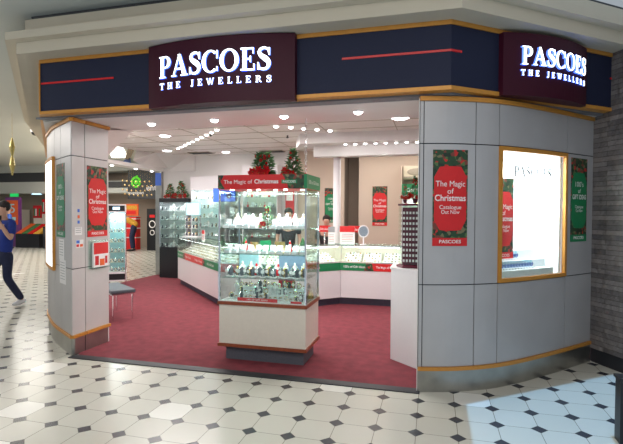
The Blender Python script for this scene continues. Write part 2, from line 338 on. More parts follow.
b = MB(); RW.strip(b, 0, RW.len, .0, .200, -.02, .0, 'steel'); struct(b.make('baseboard_right'))
b = MB(); RW.strip(b, -.0, RW.len, .200, .232, -.02, .022, 'gold'); RW.strip(b, 0, RW.len, 2.636, 2.675, -.04, .022, 'gold'); struct(b.make('trim_4'))
struct(MB().prism([(-.12, 4.28), (.24, 4.40), (.64, 4.63), (1.13, 5.09), (1.66, 5.69), (-.12, 5.0)], 2.64, 2.66, 'wall').make('trim_5'))
# lit display window
win = struct(bpy.data.objects.new('window_1', None)); COL.objects.link(win)
b = MB()
for q0, q1, z0, z1 in ((s2, s2 + .036, .985, 2.25), (s3 - .036, s3, .985, 2.25), (s2 + .036, s3 - .036, .985, 1.02), (s2 + .036, s3 - .036, 2.212, 2.25)): RW.strip(b, q0, q1, z0, z1, -.012, .018, 'gold')
b.make('window_frame', win)
b = MB(); RW.strip(b, s2 + .036, s3 - .036, 1.02, 2.212, -.030, -.024, GLASS); b.make('window_pane', win)
b = MB(); o = -.50; e0, e1 = s2 + .02, s3 - .02
RW.strip(b, e0, e1, 1.0, 1.02, o, -.045, 'winw'); RW.strip(b, e0, e1, 2.22, 2.24, o, -.045, 'winw'); RW.strip(b, e0, e1, 1.02, 2.22, o - .02, o, 'winw')
RW.strip(b, e0, e0 + .02, 1.02, 2.22, o, -.045, 'winw'); RW.strip(b, e1 - .02, e1, 1.02, 2.22, o, -.045, 'winw'); b.make('window_box', win)
wc = RW.at((s2 + s3) / 2, -.25)
wl = area('window_lamp', (wc.x, wc.y, 2.20), (wc.x + .02, wc.y + .02, 1), .42, .30, 26, (.95, .98, 1)); wl.rotation_euler.z = .8
point('window_lamp_bulb', (*RW.at(s2 + .66, -.28), 1.75), 5.0, (.95, .98, 1), .06)

# left pillar with jamb
LP = Path(cr([(-6.25, 7.3), (-6.1, 6.7), (-5.8, 6.1), (-5.5, 5.65), (-5.2, 5.27), (-4.9, 5.0), (-4.5, 4.67), (-3.90, 4.28)], 6))
b = MB(); L = LP.len; q1 = L - .42; q0 = L - 1.45
sx = [(0, q0), (q0, q1), (q1, q1 + .06), (q1 + .06, L)]
LP.strip(b, 0, q0, 0, 2.64, -.03, -.006, 'seam'); LP.strip(b, q1 - .27, L - .025, 0, 2.64, -.03, -.006, 'seam')
LP.strip(b, q0, q1 - .27, 0, .985, -.03, -.006, 'seam'); LP.strip(b, q0, q1 - .27, 2.25, 2.64, -.03, -.006, 'seam')
for ci, (a, c) in enumerate([(0, q0), (q0, q1 - .27), (q1 - .27, q1 + .02), (q1 + .02, L)]):
    for zi, (z0, z1) in enumerate(zs):
        if ci == 1 and zi == 1: continue
        LP.strip(b, a + g, c - g, z0, z1, -.01, .004, 'panel')
struct(b.make('wall_left'))
b = MB()
b.box(-3.925, -3.906, 4.31, 4.88, 0, 2.64, 'seam')
for y0, y1 in ((4.281, 4.477), (4.487, 4.88)):
    for z0, z1 in zs: b.box(-3.91, -3.896, y0, y1, z0, z1, 'panel_l')
b.box(-4.45, -3.9, 4.87, 4.885, 0, 2.64, 'wall'); b.prism([(-6.15, 7.28), (-5.3, 6.2), (-4.43, 4.87), (-4.46, 4.87), (-5.34, 6.18), (-6.18, 7.25)], 0, 2.64, 'wall')
struct(b.make('wall_front'))
b = MB(); LP.strip(b, 0, L, 0, .2, -.03, 0, 'steel'); b.box(-3.92, -3.90, 4.28, 4.475, 0, .2, 'steel').box(-3.92, -3.90, 4.49, 4.87, 0, .2, 'steel'); struct(b.make('baseboard_left'))
b = MB(); LP.strip(b, 0, L, .200, .232, -.02, .022, 'gold'); LP.strip(b, 0, L, 2.636, 2.675, -.03, .022, 'gold')
for y0, y1 in ((4.275, 4.475), (4.485, 4.89)): b.box(-3.93, -3.874, y0, y1, .2, .232, 'gold').box(-3.93, -3.874, y0, y1, 2.636, 2.675, 'gold')
struct(b.make('trim_6'))
lw = struct(bpy.data.objects.new('window_2', None)); COL.objects.link(lw); e1 = q1 - .27
b = MB()
for a, c, z0, z1 in ((q0, q0 + .045, .90, 2.30), (e1 - .018, e1, .90, 2.30), (q0 + .045, e1 - .018, .90, .945), (q0 + .045, e1 - .018, 2.255, 2.30)): LP.strip(b, a, c, z0, z1, -.04, .035, 'gold')
b.make('window_frame', lw)
b = MB(); LP.strip(b, q0 + .045, e1 - .018, .945, 2.255, -.0, .032, mat('lit_window_glow', (1, 1, 1), emit=(.9, .97, 1), es=1.5)); b.make('window_pane', lw)

# shop ceilings
b = MB()
b.prism([(-4.4, 4.42), (.1, 4.42), (1.7, 5.6), (1.7, 5.7), (.5, 5.17), (-3.78, 5.17), (-4.2, 5.0)], 2.68, 2.70, 'iceil')
b.prism([(-4.4, 4.40), (-3.78, 5.17), (-6.6, 8.1), (-7.3, 7.5)], 2.68, 2.70, 'iceil')
b.box(-3.78, 1.25, 5.17, 5.19, 2.68, 3.05, 'iceil')
b.prism([(-3.78, 5.17), (-3.76, 5.18), (-6.58, 8.11), (-6.6, 8.1)], 2.68, 3.05, 'iceil')
struct(b.make('ceiling'))
b = MB().prism([(-3.80, 5.15), (1.2, 5.15), (1.7, 5.8), (1.7, 10.6), (-5.9, 10.6), (-6.68, 9.5), (-6.68, 8.1)], 3.05, 3.08, 'iceil')
for x in (-5.4, -4.2, -3.0, -1.8, -.6, .6): b.box(x - .005, x + .005, 5.3 if x > -3.8 else 5.3 - (x + 3.8), 10.5, 3.044, 3.052, 'acd')
for y in (5.9, 6.5, 7.1, 7.7, 8.3, 8.9, 9.5, 10.1): b.box(max(-6.6, -3.8 - (y - 5.15) * .95), 1.6, y - .004, y + .004, 3.044, 3.052, 'acd')
struct(b.make('ceiling'))
# header beam on the open left side and its post, bright slanted soffit panels
struct(MB().box(-7.0, -6.66, 7.9, 10.62, 2.66, 2.74, 'iceil').make('trim_7'))
struct(MB().box(-6.89, -6.72, 10.40, 10.56, .008, 2.66, 'steel').box(-6.888, -6.722, 10.392, 10.399, 2.30, 2.62, 'blue').make('trim_8'))  # blue box paints the blue reflection near the top of the metal post
b = MB(); b.add([(-6.68, 9.33, 3.05), (-6.47, 9.76, 3.05), (-6.56, 10.5, 2.74), (-6.76, 9.6, 2.74), (-6.60, 9.1, 2.80)], [(0, 1, 2, 3, 4)], 'iceil')
b.add([(-6.47, 9.76, 3.05), (-5.9, 10.5, 3.05), (-6.5, 10.5, 2.66)], [(0, 1, 2)], 'wall')
b.box(-6.9, -5.8, 10.44, 10.5, 2.66, 3.05, 'wall'); struct(b.make('trim_9'))
# back wall of the shop, beige recess on the right
b = MB().box(-6.86, -3.05, 10.5, 10.6, 0, 3.05, 'wall').box(-3.6, -3.05, 10.2, 10.5, 0, 3.05, 'wall')
struct(b.make('wall_back'))
b = MB().box(-3.05, -1.96, 10.32, 10.42, 0, 3.05, 'beige').box(-1.96, -1.62, 10.9, 11.0, 0, 3.05, 'brownw').box(-1.98, -1.96, 10.42, 10.9, 0, 3.05, 'brownw').box(-1.62, 1.7, 10.32, 10.42, 0, 3.05, 'beige').box(-.66, -.64, 9.9, 10.32, 0, 2.63, 'beige')
struct(b.make('wall_back'))
struct(MB().box(1.7, 1.8, 6.3, 11, 0, 3.1, 'wall').make('wall_right'))
b = MB().prism([(-2.34, 8.02), (1.7, 8.02), (1.7, 8.6), (-2.58, 8.6)], 2.87, 3.05, 'wall').box(-2.17, 1.7, 8.35, 8.6, 2.67, 2.87, 'wall')
struct(b.make('trim_10'))
tag(MB().lathe([(.072, 0), (.072, 2.66)], 'white', seg=20).make('column', loc=(-1.76, 8.56, .008), smooth=True), 'slim round white column rising behind the back counter', 'column')
# stone wall at the right
b = MB().prism([(1.665, 5.69), (2.95, 3.3), (3.1, 3.4), (1.86, 5.8)], .16, 3.30, STONE).prism([(1.69, 5.70), (2.97, 3.35), (3.1, 3.4), (1.86, 5.8)], 0, .16, 'seam')
struct(b.make('wall_stone'))

# ------------------------------------------------------------------ illuminated signs
def arc(cx, cy, rx, ry, tx, ty, a0, a1, n=14):
    out = []
    for i in range(n):
        p = []
        for a in (a0 + (a1 - a0) * i / n, a0 + (a1 - a0) * (i + 1) / n):
            a = math.radians(a); p.append(((cx + rx * math.cos(a), cy + ry * math.sin(a)), (cx + (rx - tx) * math.cos(a), cy + (ry - ty) * math.sin(a))))
        out.append([p[0][0], p[1][0], p[1][1], p[0][1]])
    return out
def rect(x0, x1, y0, y1): return [(x0, y0), (x1, y0), (x1, y1), (x0, y1)]
def glyph(c):
    T, t, e = .19, .07, .055
    if c == 'P': return [rect(.10, .10 + T, 0, 1), rect(0, .40, 0, e), rect(0, .12, 1 - e, 1)] + [rect(.28, .44, 1 - t, 1), rect(.28, .44, .44, .44 + t)] + arc(.42, .72, .30, .28, .19, t, -90, 90), .74
    if c == 'A': return [[(.46, 1), (.54, 1), (.17, e), (.10, e)], [(.40, 1), (.56, 1), (.92, e), (.68, e)], rect(.24, .68, .30, .30 + t), rect(0, .30, 0, e), rect(.58, 1.0, 0, e)], 1.02
    if c == 'S':
        P = [(.60, .74), (.55, .90), (.36, .965), (.17, .90), (.13, .74), (.26, .60), (.42, .50), (.55, .38), (.58, .24), (.50, .09), (.32, .035), (.13, .09), (.06, .27)]; P = cr(P, 3)
        n = len(P); out = []; q = []
        for i, p in enumerate(P):
            u = i / (n - 1); wd = .035 + .075 * math.exp(-((u - .5) / .2) ** 2) + .01; a = P[max(0, i - 1)]; c2 = P[min(n - 1, i + 1)]; dx, dy = c2[0] - a[0], c2[1] - a[1]; l = math.hypot(dx, dy); q.append(((p[0] - dy / l * wd, p[1] + dx / l * wd), (p[0] + dy / l * wd, p[1] - dx / l * wd)))
        for i in range(n - 1): out.append([q[i][0], q[i + 1][0], q[i + 1][1], q[i][1]])
        return out + [rect(.57, .64, .66, .98), rect(.03, .10, .02, .34)], .70
    if c == 'C': return arc(.48, .5, .48, .51, .20, .07, 48, 312, 22) + [rect(.80, .87, .62, .98), rect(.80, .86, .06, .26)], .92
    if c == 'O': return arc(.50, .5, .50, .51, .20, .07, 0, 360, 28), 1.04
    if c == 'E': return [rect(.10, .10 + T, 0, 1), rect(0, .70, 0, t), rect(0, .66, 1 - t, 1), rect(.27, .50, .47, .47 + t), rect(.64, .70, 0, .28), rect(.60, .66, .74, 1), rect(.47, .52, .36, .64)], .76
    if c == 'T': return [rect(.30, .47, 0, 1), rect(0, .77, .92, 1), rect(0, .06, .74, 1), rect(.71, .77, .74, 1), rect(.20, .57, 0, e)], .80
    if c == 'H': return [rect(.10, .27, 0, 1), rect(.61, .78, 0, 1), rect(.27, .61, .46, .54), rect(0, .37, 0, e), rect(0, .37, 1 - e, 1), rect(.51, .88, 0, e), rect(.51, .88, 1 - e, 1)], .90
    if c == 'J': return [rect(.22, .39, .12, 1), rect(.10, .50, 1 - e, 1)] + arc(.20, .12, .19, .2, .12, .1, 180, 360, 8), .54
    if c == 'W': return [[(0.05, 1), (.22, 1), (.42, 0), (.34, 0)], [(.36, 0), (.44, 0), (.66, 1), (.58, 1)], [(.50, 1), (.67, 1), (.88, 0), (.80, 0)], [(.82, 0), (.90, 0), (1.12, 1), (1.04, 1)], rect(0, .3, 1 - e, 1), rect(.95, 1.2, 1 - e, 1)], 1.22
    if c == 'L': return [rect(.10, .27, 0, 1), rect(0, .37, 1 - e, 1), rect(0, .66, 0, t), rect(.60, .66, 0, .28)], .70
    if c == 'R': return [rect(.10, .27, 0, 1), rect(0, .37, 0, e), rect(0, .12, 1 - e, 1), rect(.27, .42, .92, 1), rect(.27, .42, .46, .54)] + arc(.40, .73, .28, .27, .17, .08, -90, 90) + [[(.34, .5), (.52, .5), (.86, 0), (.66, 0)]], .88
    return [], .5
def serif(mb, txt, x0, x1, z, h, m, ms, f, d, gap=.06):
    gs = [glyph(c) for c in txt]; W = sum(g_[1] for g_ in gs) + gap * (len(gs) - 1); k = (x1 - x0) / W; x = x0
    for polys, wd in gs:
        for p in polys: mb.extr([(x + q[0] * k, z + q[1] * h) for q in p], d, m, ms, f)
        x += (wd + gap) * k
def sign(label, A, B, z0, z1, bulge, tx0, tx1, back, lh=.21):
    A = Vector(A); B = Vector(B); W = (B - A).length; t = (B - A).normalized(); n = Vector((t.y, -t.x))
    bl = lambda x: back + bulge * (1 - (2 * x / W - 1) ** 2)
    def f(x, y, z): q = A + t * x + n * (bl(x) - y); return (q.x, q.y, z)
    o = thing('shop_sign', label, 'sign'); b = MB(); N = 20
    pl = [A + t * (W * k / N) + n * bl(W * k / N) for k in range(N + 1)]; poly = [tuple(A - n * .0)] + [tuple(p) for p in pl] + [tuple(B)]
    b.prism(poly, z0, z1, 'burg').make('sign_box', o)
    b = MB(); serif(b, 'PASCOES', tx0, tx1, z0 + .275, lh, 'sign', 'signb', f, .022, .05); b.make('lettering', o)  # glowing blue letter sides stand in for the blue halo
    b = MB(); serif(b, 'THE JEWELLERS', tx0, tx1, z0 + (.165 if lh > .2 else .180), .062 if lh > .2 else .052, 'sign', 'signb', f, .012, .62); b.make('small_lettering', o)
    return o
sign('wide burgundy illuminated PASCOES sign above the shop opening', (-2.80, 4.185), (-1.25, 4.182), 2.675, 3.295, .10, .16, 1.34, .07)
sign('burgundy illuminated PASCOES sign above the curved wall at the right', (.564, 4.517), (1.425, 5.181), 2.698, 3.262, .10, .155, 1.015, .06, .165)

# ------------------------------------------------------------------ posters
def poster(name, label, f, W, Z0, Z1, kind, cat='poster', group=None, text_on=True):
    """f maps (x 0..W, y depth, z)"""
    o = thing(name, label, cat, group=group); b = MB(); H = Z1 - Z0; n = 6
    for k in range(n):
        b.extr([(W * k / n, Z0), (W * (k + 1) / n, Z0), (W * (k + 1) / n, Z1), (W * k / n, Z1)], .006, WREATH, f=f)
    b.make('printed_board', o)
    c = 'red' if kind == 'red' else 'green'; b = MB(); pts = [(.04, .30), (.22, .16), (.50, .10), (.78, .16), (.96, .30), (.96, .70), (.78, .82), (.5, .86), (.22, .82), (.04, .70)]
    pts = [(.04, .27), (.2, .17), (.8, .17), (.96, .27), (.96, .72), (.8, .82), (.2, .82), (.04, .72)]
    for k in range(6):      # vertical slices so it follows a curve
        def zz(x, top):
            r = min(x, 1 - x); r = max(0, min(1, (r - .04) / .2)); return (.72 + .11 * math.sin(r * PI / 2)) if top else (.27 - .11 * math.sin(r * PI / 2))
        x0, x1 = .04 + .92 * k / 6, .04 + .92 * (k + 1) / 6
        b.extr([(W * x0, Z0 + H * zz(x0, 0)), (W * x1, Z0 + H * zz(x1, 0)), (W * x1, Z0 + H * zz(x1, 1)), (W * x0, Z0 + H * zz(x0, 1))], .008, c, f=f)
        b.extr([(W * (k / 6), Z0), (W * (k + 1) / 6, Z0), (W * (k + 1) / 6, Z0 + H * .085), (W * k / 6, Z0 + H * .085)], .008, c, f=f)
    b.make('printed_panel', o)
    if text_on:
        T = ((('The Magic', .62, .060, .84), ('of', .545, .055, .18), ('Christmas', .47, .065, .88), ('Catalogue', .385, .042, .62), ('Out Now', .335, .042, .52)) if kind == 'red' else (("100's", .66, .06, .5), ('of', .585, .05, .16), ('GIFT IDEAS', .51, .055, .84), ('Catalogue', .40, .038, .5), ('Out Now', .355, .038, .42)))
        for tx, z, h, wd in T: b = MB(); text(b, tx, W / 2, Z0 + H * z, H * h, 'text', W * wd, -.0095, f, .02 if tx in ('Christmas', 'GIFT IDEAS') else 0); b.make('lettering', o)
        b = MB(); text(b, 'PASCOES', W / 2, Z0 + H * .03, H * .035, 'text', W * .62, -.0095, f, .02); b.make('lettering', o)
    return o
poster('christmas_poster', 'red Christmas catalogue poster with wreath border on the curved wall beside the opening', RW.mapf(S(-.004) + .0), RW.s_of(.30) - S(-.004), 1.332, 2.20, 'red')
gp = RW.s_of(1.385)
poster('gift_poster', 'green gift ideas poster on the curved wall right of the lit window', RW.mapf(gp), .32, 1.335, 2.215, 'green')
poster('christmas_poster', 'red Christmas poster on the pale jamb of the left pillar', lambda x, y, z: (-3.895 - y, 4.515 + x, z), .33, 1.33, 2.165, 'red')
poster('gift_poster', 'green gift poster on the curved face of the left pillar', LP.mapf(L - .60), .36, 1.325, 2.19, 'green')
poster('christmas_poster', 'red Christmas poster on the beige wall behind the back counter', lambda x, y, z: (-1.31 + x, 10.318 + y, z), .33, 1.34, 2.22, 'red')
poster('gift_poster', 'green poster on the beige wall left of the slim white column', lambda x, y, z: (-2.41 + x, 10.318 + y, z), .33, 1.40, 2.19, 'green')
# window contents
def wp(x, off, z): q = RW.at(s2 + x, off); return (q.x, q.y, z)
poster('christmas_poster', 'red Christmas poster standing inside the lit display window', lambda x, y, z: wp(.135 + x, -.20 - y, z), .31, 1.175, 1.98, 'red')
b = MB(); serif(b, 'PASCOES', .22, .80, 1.98, .10, 'dgrey', 'dgrey', lambda x, y, z: wp(x, -.022 - y, z), .001, .05)
tag(b.make('window_lettering'), 'grey serif PASCOES lettering on the lit window glass', 'lettering')
for k, (o0, o1, z1, nm) in enumerate(((-.14, -.05, 1.08, 'lowest and nearest the glass'), (-.26, -.141, 1.16, 'middle of the three'), (-.40, -.261, 1.25, 'highest at the back'))):
    b = MB(); RW.strip(b, s2 + .06, s3 - .13, 1.021, z1, o0, o1, 'winw'); tag(b.make('display_step'), 'pale display step in the lit window, ' + nm, 'display step')
def pad_proto(name):
    b = MB(); b.box(-.019, .019, -.018, .018, 0, .012, 'winw'); b.add([(-.019, .012, .012), (.019, .012, .012), (.019, .018, .055), (-.019, .018, .055)], [(0, 1, 2, 3), (3, 2, 1, 0)], 'cyan'); b.box(-.013, .013, .004, .008, .014, .04, 'blue').torus((0, .0, .03), .011, .0028, 'silver', 'y'); return b.make(name, smooth=False)
pp = None
for row, (off, z, nm) in enumerate(((-.09, 1.081, 'front'), (-.20, 1.161, 'middle'), (-.33, 1.251, 'back'))):
    for k in range(13 - row * 2):
        if pp is None: pp = pad_proto('ring_pad'); o = pp
        else: o = pp.copy(); COL.objects.link(o)
        o.location = wp(.09 + k * .043, off, z); o.rotation_euler.z = .8; o.scale = (1.0, 1.0, 1.5)
        tag(o, 'small white ring pad in the %s row of the lit window' % nm, 'ring pad', '%s row of ring pads in the window' % nm)

# ------------------------------------------------------------------ central showcase
U0, U1, V0, V1 = -2.27, -1.265, 4.60, 5.17
case = thing('glass_showcase', 'tall glass showcase with red Christmas header on cream base in the shop entrance', 'display case', (0, 0, .008))
MB().box(-2.20, -1.31, 4.66, 5.08, 0, .152, 'plinth').make('plinth', case)
MB().box(U0 + .01, U1 - .01, V0 + .01, V1 - .01, .18, .62, 'cream').make('base_cabinet', case)
for z in (.152, .612): MB().box(U0 - .005, U1 + .005, V0 - .005, V1 + .005, z, z + .034, 'wood').make('wood_trim', case)
MB().box(U0 + .015, U1 - .015, V0 + .015, V1 - .015, .645, .652, 'white').make('display_floor', case)
for n_, bx in (('glass_pane', (U0 + .012, U1 - .012, V0 + .008, V0 + .014)), ('glass_pane', (U0 + .012, U1 - .012, V1 - .014, V1 - .008)), ('glass_pane', (U0 + .008, U0 + .014, V0 + .012, V1 - .012)), ('glass_pane', (U1 - .014, U1 - .008, V0 + .012, V1 - .012))):
    MB().box(*bx, .655, 1.87, GLASS).make(n_, case)
for x in (U0 + .012, U1 - .012):
    for y in (V0 + .012, V1 - .012): MB().box(x - .009, x + .009, y - .009, y + .009, .65, 1.87, 'chrome').make('corner_post', case)
SH = (.91, 1.172, 1.445)
for z in SH: MB().box(U0 + .03, U1 - .03, V0 + .03, V1 - .03, z - .012, z, GSHELF).make('glass_shelf', case)
hd = MB().box(U0, U1, V0, V1, 1.870, 2.022, 'red').make('header', case)
MB().extr([(U0, 1.871), (U0 + .08, 1.871), (U0 + .03, 1.95), (U0 + .07, 2.021), (U0, 2.021)], .003, WREATH, f=lambda x, y, z: (x, V0 + y, z)).make('wreath_print', hd)
b = MB().extr([(U1 - .20, 1.871), (U1 - .03, 1.871), (U1 - .03, 2.021), (U1 - .27, 2.021), (U1 - .22, 1.95)], .003, WREATH, f=lambda x, y, z: (x, V0 + y, z))
b.make('wreath_print', hd)
MB().box(U1 - .03, U1 + .003, V0 - .003, V1, 1.871, 2.021, 'green').box(U1 - .275, U1 - .105, V0 - .0045, V0, 1.925, 1.965, 'green').make('green_print', hd)
b = MB(); fh = lambda x, y, z: (x, V0 - .005 + y, z)
text(b, 'The Magic of', U0 + .235, 1.928, .042, 'text', .33, 0, fh); text(b, 'Christmas', U0 + .56, 1.928, .045, 'text', .27, 0, fh, .03); text(b, 'PASCOES', U1 - .19, 1.933, .024, 'text', .14, 0, fh, .02)
text(b, "100's of Gift Ideas", .28, 1.925, .04, 'text', .42, 0, lambda x, y, z: (U1 + .005 - y, V0 + x, z)); b.make('lettering', hd)
for k in range(6): MB().lathe([(.022, 0), (.022, .008)], 'leds', (U0 + .12 + k * .155, V0 + .10 + (k % 2) * .12, 1.861), 12).make('spotlight', case)
MB().box(-1.74, -1.40, 5.11, 5.13, .93, 1.13, mat('slate_blue_card', s(128, 150, 178), .5, noise=.05)).make('backing_card', case); MB().box(-2.24, -2.0, 5.11, 5.13, .915, 1.15, 'cyan').make('backing_card', case)
area('showcase_lamp', (-1.77, 4.88, 1.858), (-1.77, 4.88, 0), .85, .4, 26, (.93, .98, 1))
for z in (1.155, .895): area('showcase_shelf_lamp', (-1.77, V0 + .045, z + .27), (-1.77, 5.0, z), .8, .02, 2.6, (.93, .98, 1))

# small goods
def P_box():
    b = MB().box(-.035, .035, -.03, .03, 0, .032, 'white').box(-.028, .028, -.024, .024, .032, .034, 'cyan')
    b.add([(-.035, .030, .032), (.035, .030, .032), (.035, .052, .10), (-.035, .052, .10), (-.035, .036, .032), (.035, .036, .032), (.035, .058, .098), (-.035, .058, .098)], [(0, 1, 2, 3), (5, 4, 7, 6), (3, 2, 6, 7)], 'white'); b.torus((0, 0, .045), .014, .003, 'silver', 'y'); return b.make('jewellery_box')
def P_watch(m='silver'):
    b = MB().box(-.022, .022, -.022, .022, 0, .008, 'paper').box(-.015, .015, -.015, .015, .008, .07, 'plinth'); b.torus((0, 0, .045), .030, .007, m, 'x', 16, 5, 1.1); b.add([(0, 0, 0)], [], m)
    b.lathe([(.019, 0), (.019, .006)], m, (0, 0, 0), 14); n = len(b.v) - 28
    b.v[n:] = [(p[0], -.034 - p[2], .048 + p[1]) for p in b.v[n:]]; b.lathe([(.014, 0), (.014, .003)], 'paper', (0, 0, 0), 12); n = len(b.v) - 24; b.v[n:] = [(p[0], -.041 - p[2], .048 + p[1]) for p in b.v[n:]]
    return b.make('wrist_watch', smooth=False)
def P_bust():
    b = MB(); prof = [(.03, 0), (.02, .012), (.014, .04), (.035, .075), (.032, .10), (.012, .125), (.012, .15)]; b.lathe(prof, 'white', (0, 0, 0), 12); b.torus((0, -.016, .10), .024, .0025, 'goldm', 'y'); b.ball((0, -.034, .072), .006, 'silver', 6); return b.make('necklace_bust', smooth=True)
def P_figure():
    b = MB().lathe([(.020, 0), (.024, .03), (.016, .055), (.010, .06)], 'bauble', (0, 0, 0), 10); b.ball((0, 0, .068), .012, 'skin', 8); b.lathe([(.014, .073), (.010, .09), (.002, .105)], 'bauble', (0, 0, 0), 8); b.ball((0, -.004, .106), .005, 'white', 6); b.lathe([(.015, .072), (.015, .077)], 'white', (0, 0, 0), 8); b.ball((0, -.010, .058), .010, 'white', 8); return b.make('santa_figurine')
def P_bangle(m='silver'):
    b = MB().box(-.03, .03, -.02, .02, 0, .006, 'paper').box(-.012, .012, .004, .016, .006, .055, 'black' if m != 'silver' else 'paper'); b.torus((0, 0, .034), .026, .004, m, 'y', 16, 5); b.torus((.006, -.01, .030), .020, .003, 'goldm' if m == 'silver' else 'silver', 'y', 14, 4); return b.make('bangle_pair')
def P_pillow():
    b = MB().ball((0, 0, .018), .026, 'white', 10, .7, 1, .8); b.torus((0, -.004, .03), .02, .004, 'silver', 'z', 14, 5); b.torus((0, -.004, .038), .014, .003, 'goldm', 'z', 12, 5); return b.make('bracelet_pillow')
def tree(name, label, loc, h, r, twin=False, n=260, group=None, pot=None, rich=True):
    rnd = random.Random(int(h * 1000 + loc[0] * 77)); root = thing(name, label, 'christmas tree', loc, 0, group)
    zb = 0
    if pot:
        MB().lathe([(r * .30, 0), (r * .45, h * .16), (r * .47, h * .18)], pot, seg=14).make('pot', root); zb = h * .16
    tops = [(-.35 * r, 0), (.35 * r, 0)] if twin else [(0, 0)]; b = MB()
    for tx, ty in tops: b.tube([(tx * .6, 0, zb), (tx, ty, h * .96)], [r * .07, r * .02], 'wood', 6)
    b.make('stem', root); b = MB()
    for k in range(n):
        tx, ty = tops[k % len(tops)]; t = rnd.random() ** 1.3; z = zb + (h - zb) * (.04 + .94 * t); R = r * (1 - t) * (.78 if twin else 1) + r * .10; a = rnd.uniform(0, 2 * PI)
        q = R * rnd.uniform(.3, 1); x, y = tx * (t ** .5) + q * math.cos(a), ty + q * math.sin(a); l = r * rnd.uniform(.26, .42); wd = l * .34
        d = Vector((math.cos(a), math.sin(a), rnd.uniform(-.2, .7))).normalized(); sd = d.cross(Vector((0, 0, 1))).normalized(); p = Vector((x, y, z)); upv = sd.cross(d)
        b.add([p - sd * wd, p + sd * wd, p + d * l, p + upv * wd], [(0, 1, 2), (0, 2, 3), (3, 2, 1)], 'leaf')
    b.make('foliage', root)
    if rich:
        for k in range(10 if twin else 7):
            a = -PI / 2 + rnd.uniform(-1.5, 1.5); t = rnd.choice([0.02, .04, .08, .12, .16, .7]) if k else .6; R = r * (1 - t) * .85 + r * .1; c = Vector((R * math.cos(a), R * math.sin(a), zb + (h - zb) * t + r * .1)); b = MB(); sz = r * (.38 if t < .3 else .17)
            for j in range(6):
                g_ = j * PI / 3; d = Vector((math.cos(g_), -.45, math.sin(g_))); e = Vector((-math.sin(g_), 0, math.cos(g_))) * .34; b.add([c, c + (d * .55 + e) * sz, c + d * sz, c + (d * .55 - e) * sz], [(0, 1, 2, 3), (3, 2, 1, 0)], 'petal')
            b.ball(c + Vector((0, -.35 * sz, 0)), sz * .15, 'goldm', 6); b.make('poinsettia', root)
    for k in range(5):
        a = -PI / 2 + rnd.uniform(-1.4, 1.4); t = rnd.uniform(.1, .85); R = r * (1 - t) * .9 + r * .1; MB().ball((R * math.cos(a), R * math.sin(a), zb + (h - zb) * t), r * .09, 'goldm' if k % 3 == 0 else 'bauble', 8).make('bauble', root, smooth=True)
    if twin or rich:
        b = MB()
        for sx_ in (-1, 1) if twin else (0,):
            x = sx_ * .35 * r
            for q in (-1, 1): b.add([(x, -r * .2, h * .84), (x + q * r * .28, -r * .3, h * .92), (x + q * r * .26, -r * .3, h * .76)], [(0, 1, 2), (2, 1, 0)], 'petal')
        b.make('ribbon_bow', root)
    return root
tree('christmas_tree', 'twin-topped small Christmas tree with red poinsettias on top of the glass showcase', (-1.84, 4.86, 2.031), .265, .145, True, 420)
tree('christmas_tree', 'narrow single-topped Christmas tree with poinsettias on the showcase top, right one', (-1.50, 4.88, 2.031), .30, .115, False, 300)
tree('christmas_tree', 'tiny decorated Christmas tree standing among white boxes on the top showcase shelf', (-1.76, 4.78, 1.454), .24, .085, False, 220)
PR = {}
def put(kind, x, y, z, label, cat, group, rz=0, sc=1.0):
    if kind not in PR:
        PR[kind] = {'box': P_box, 'watch': P_watch, 'gwatch': lambda: P_watch('goldm'), 'bust': P_bust, 'figure': P_figure, 'bangle': P_bangle, 'gbangle': lambda: P_bangle('goldm'), 'pillow': P_pillow}[kind](); o = PR[kind]
    else: o = PR[kind].copy(); COL.objects.link(o)
    o.location = (x, y, z); o.rotation_euler.z = rz; o.scale = (sc,) * 3; return tag(o, label, cat, group)
z0 = SH[2] + .0095
for k in range(12):
    x = -2.20 + k * .078
    if not -1.84 < x < -1.68: put('box', x, 4.68, z0, 'open white jewellery box in the front row of the top showcase shelf', 'jewellery box', 'front boxes on the top showcase shelf', random.uniform(-.2, .2))
for k in range(9): put('bust', -2.18 + k * .095 + (.03 if k > 4 else 0), 4.92, z0, 'white necklace bust in the back row of the top showcase shelf', 'necklace bust', 'necklace busts on the top showcase shelf', 0, 1.05)
for x, w_, h_ in ((-2.10, .10, .14), (-1.95, .08, .11), (-1.62, .09, .12), (-1.44, .12, .10)):
    tag(MB().box(x - w_ / 2, x + w_ / 2, 5.02, 5.06, z0, z0 + h_, 'paper').make('display_block'), {-2.10: 'tall white block at the left back of the top showcase shelf', -1.95: 'narrow white block left of the tiny tree on the top showcase shelf', -1.62: 'white block right of the tiny tree on the top showcase shelf', -1.44: 'low wide white block at the right back of the top showcase shelf'}[x], 'display block')
z0 = SH[1] + .0095
for k in range(11): put('box', -2.19 + k * .086, 4.68, z0, 'open white jewellery box on the second showcase shelf from the top', 'jewellery box', 'boxes on the second showcase shelf', random.uniform(-.15, .15), .9)
for i, (x, w_, h_, m_, nm) in enumerate(((-1.83, .13, .13, 'green', 'green and white'), (-1.97, .09, .11, 'goldm', 'gold'), (-1.66, .12, .12, 'goldm', 'pale gold'))):
    b = MB().box(x - w_ / 2, x + w_ / 2, 4.90, 4.908, z0, z0 + h_, m_).box(x - w_ * .4, x + w_ * .1, 4.896, 4.90, z0 + h_ * .2, z0 + h_ * .5, 'paper'); tag(b.make('gift_card'), nm + ' card standing behind the boxes on the second showcase shelf', 'card')
for x, nm in ((-2.04, 'left of the green card'), (-1.52, 'at the right')): put('figure', x, 4.84, z0, 'little red santa figurine on the second showcase shelf, ' + nm, 'figurine', None, 0, 1.25)
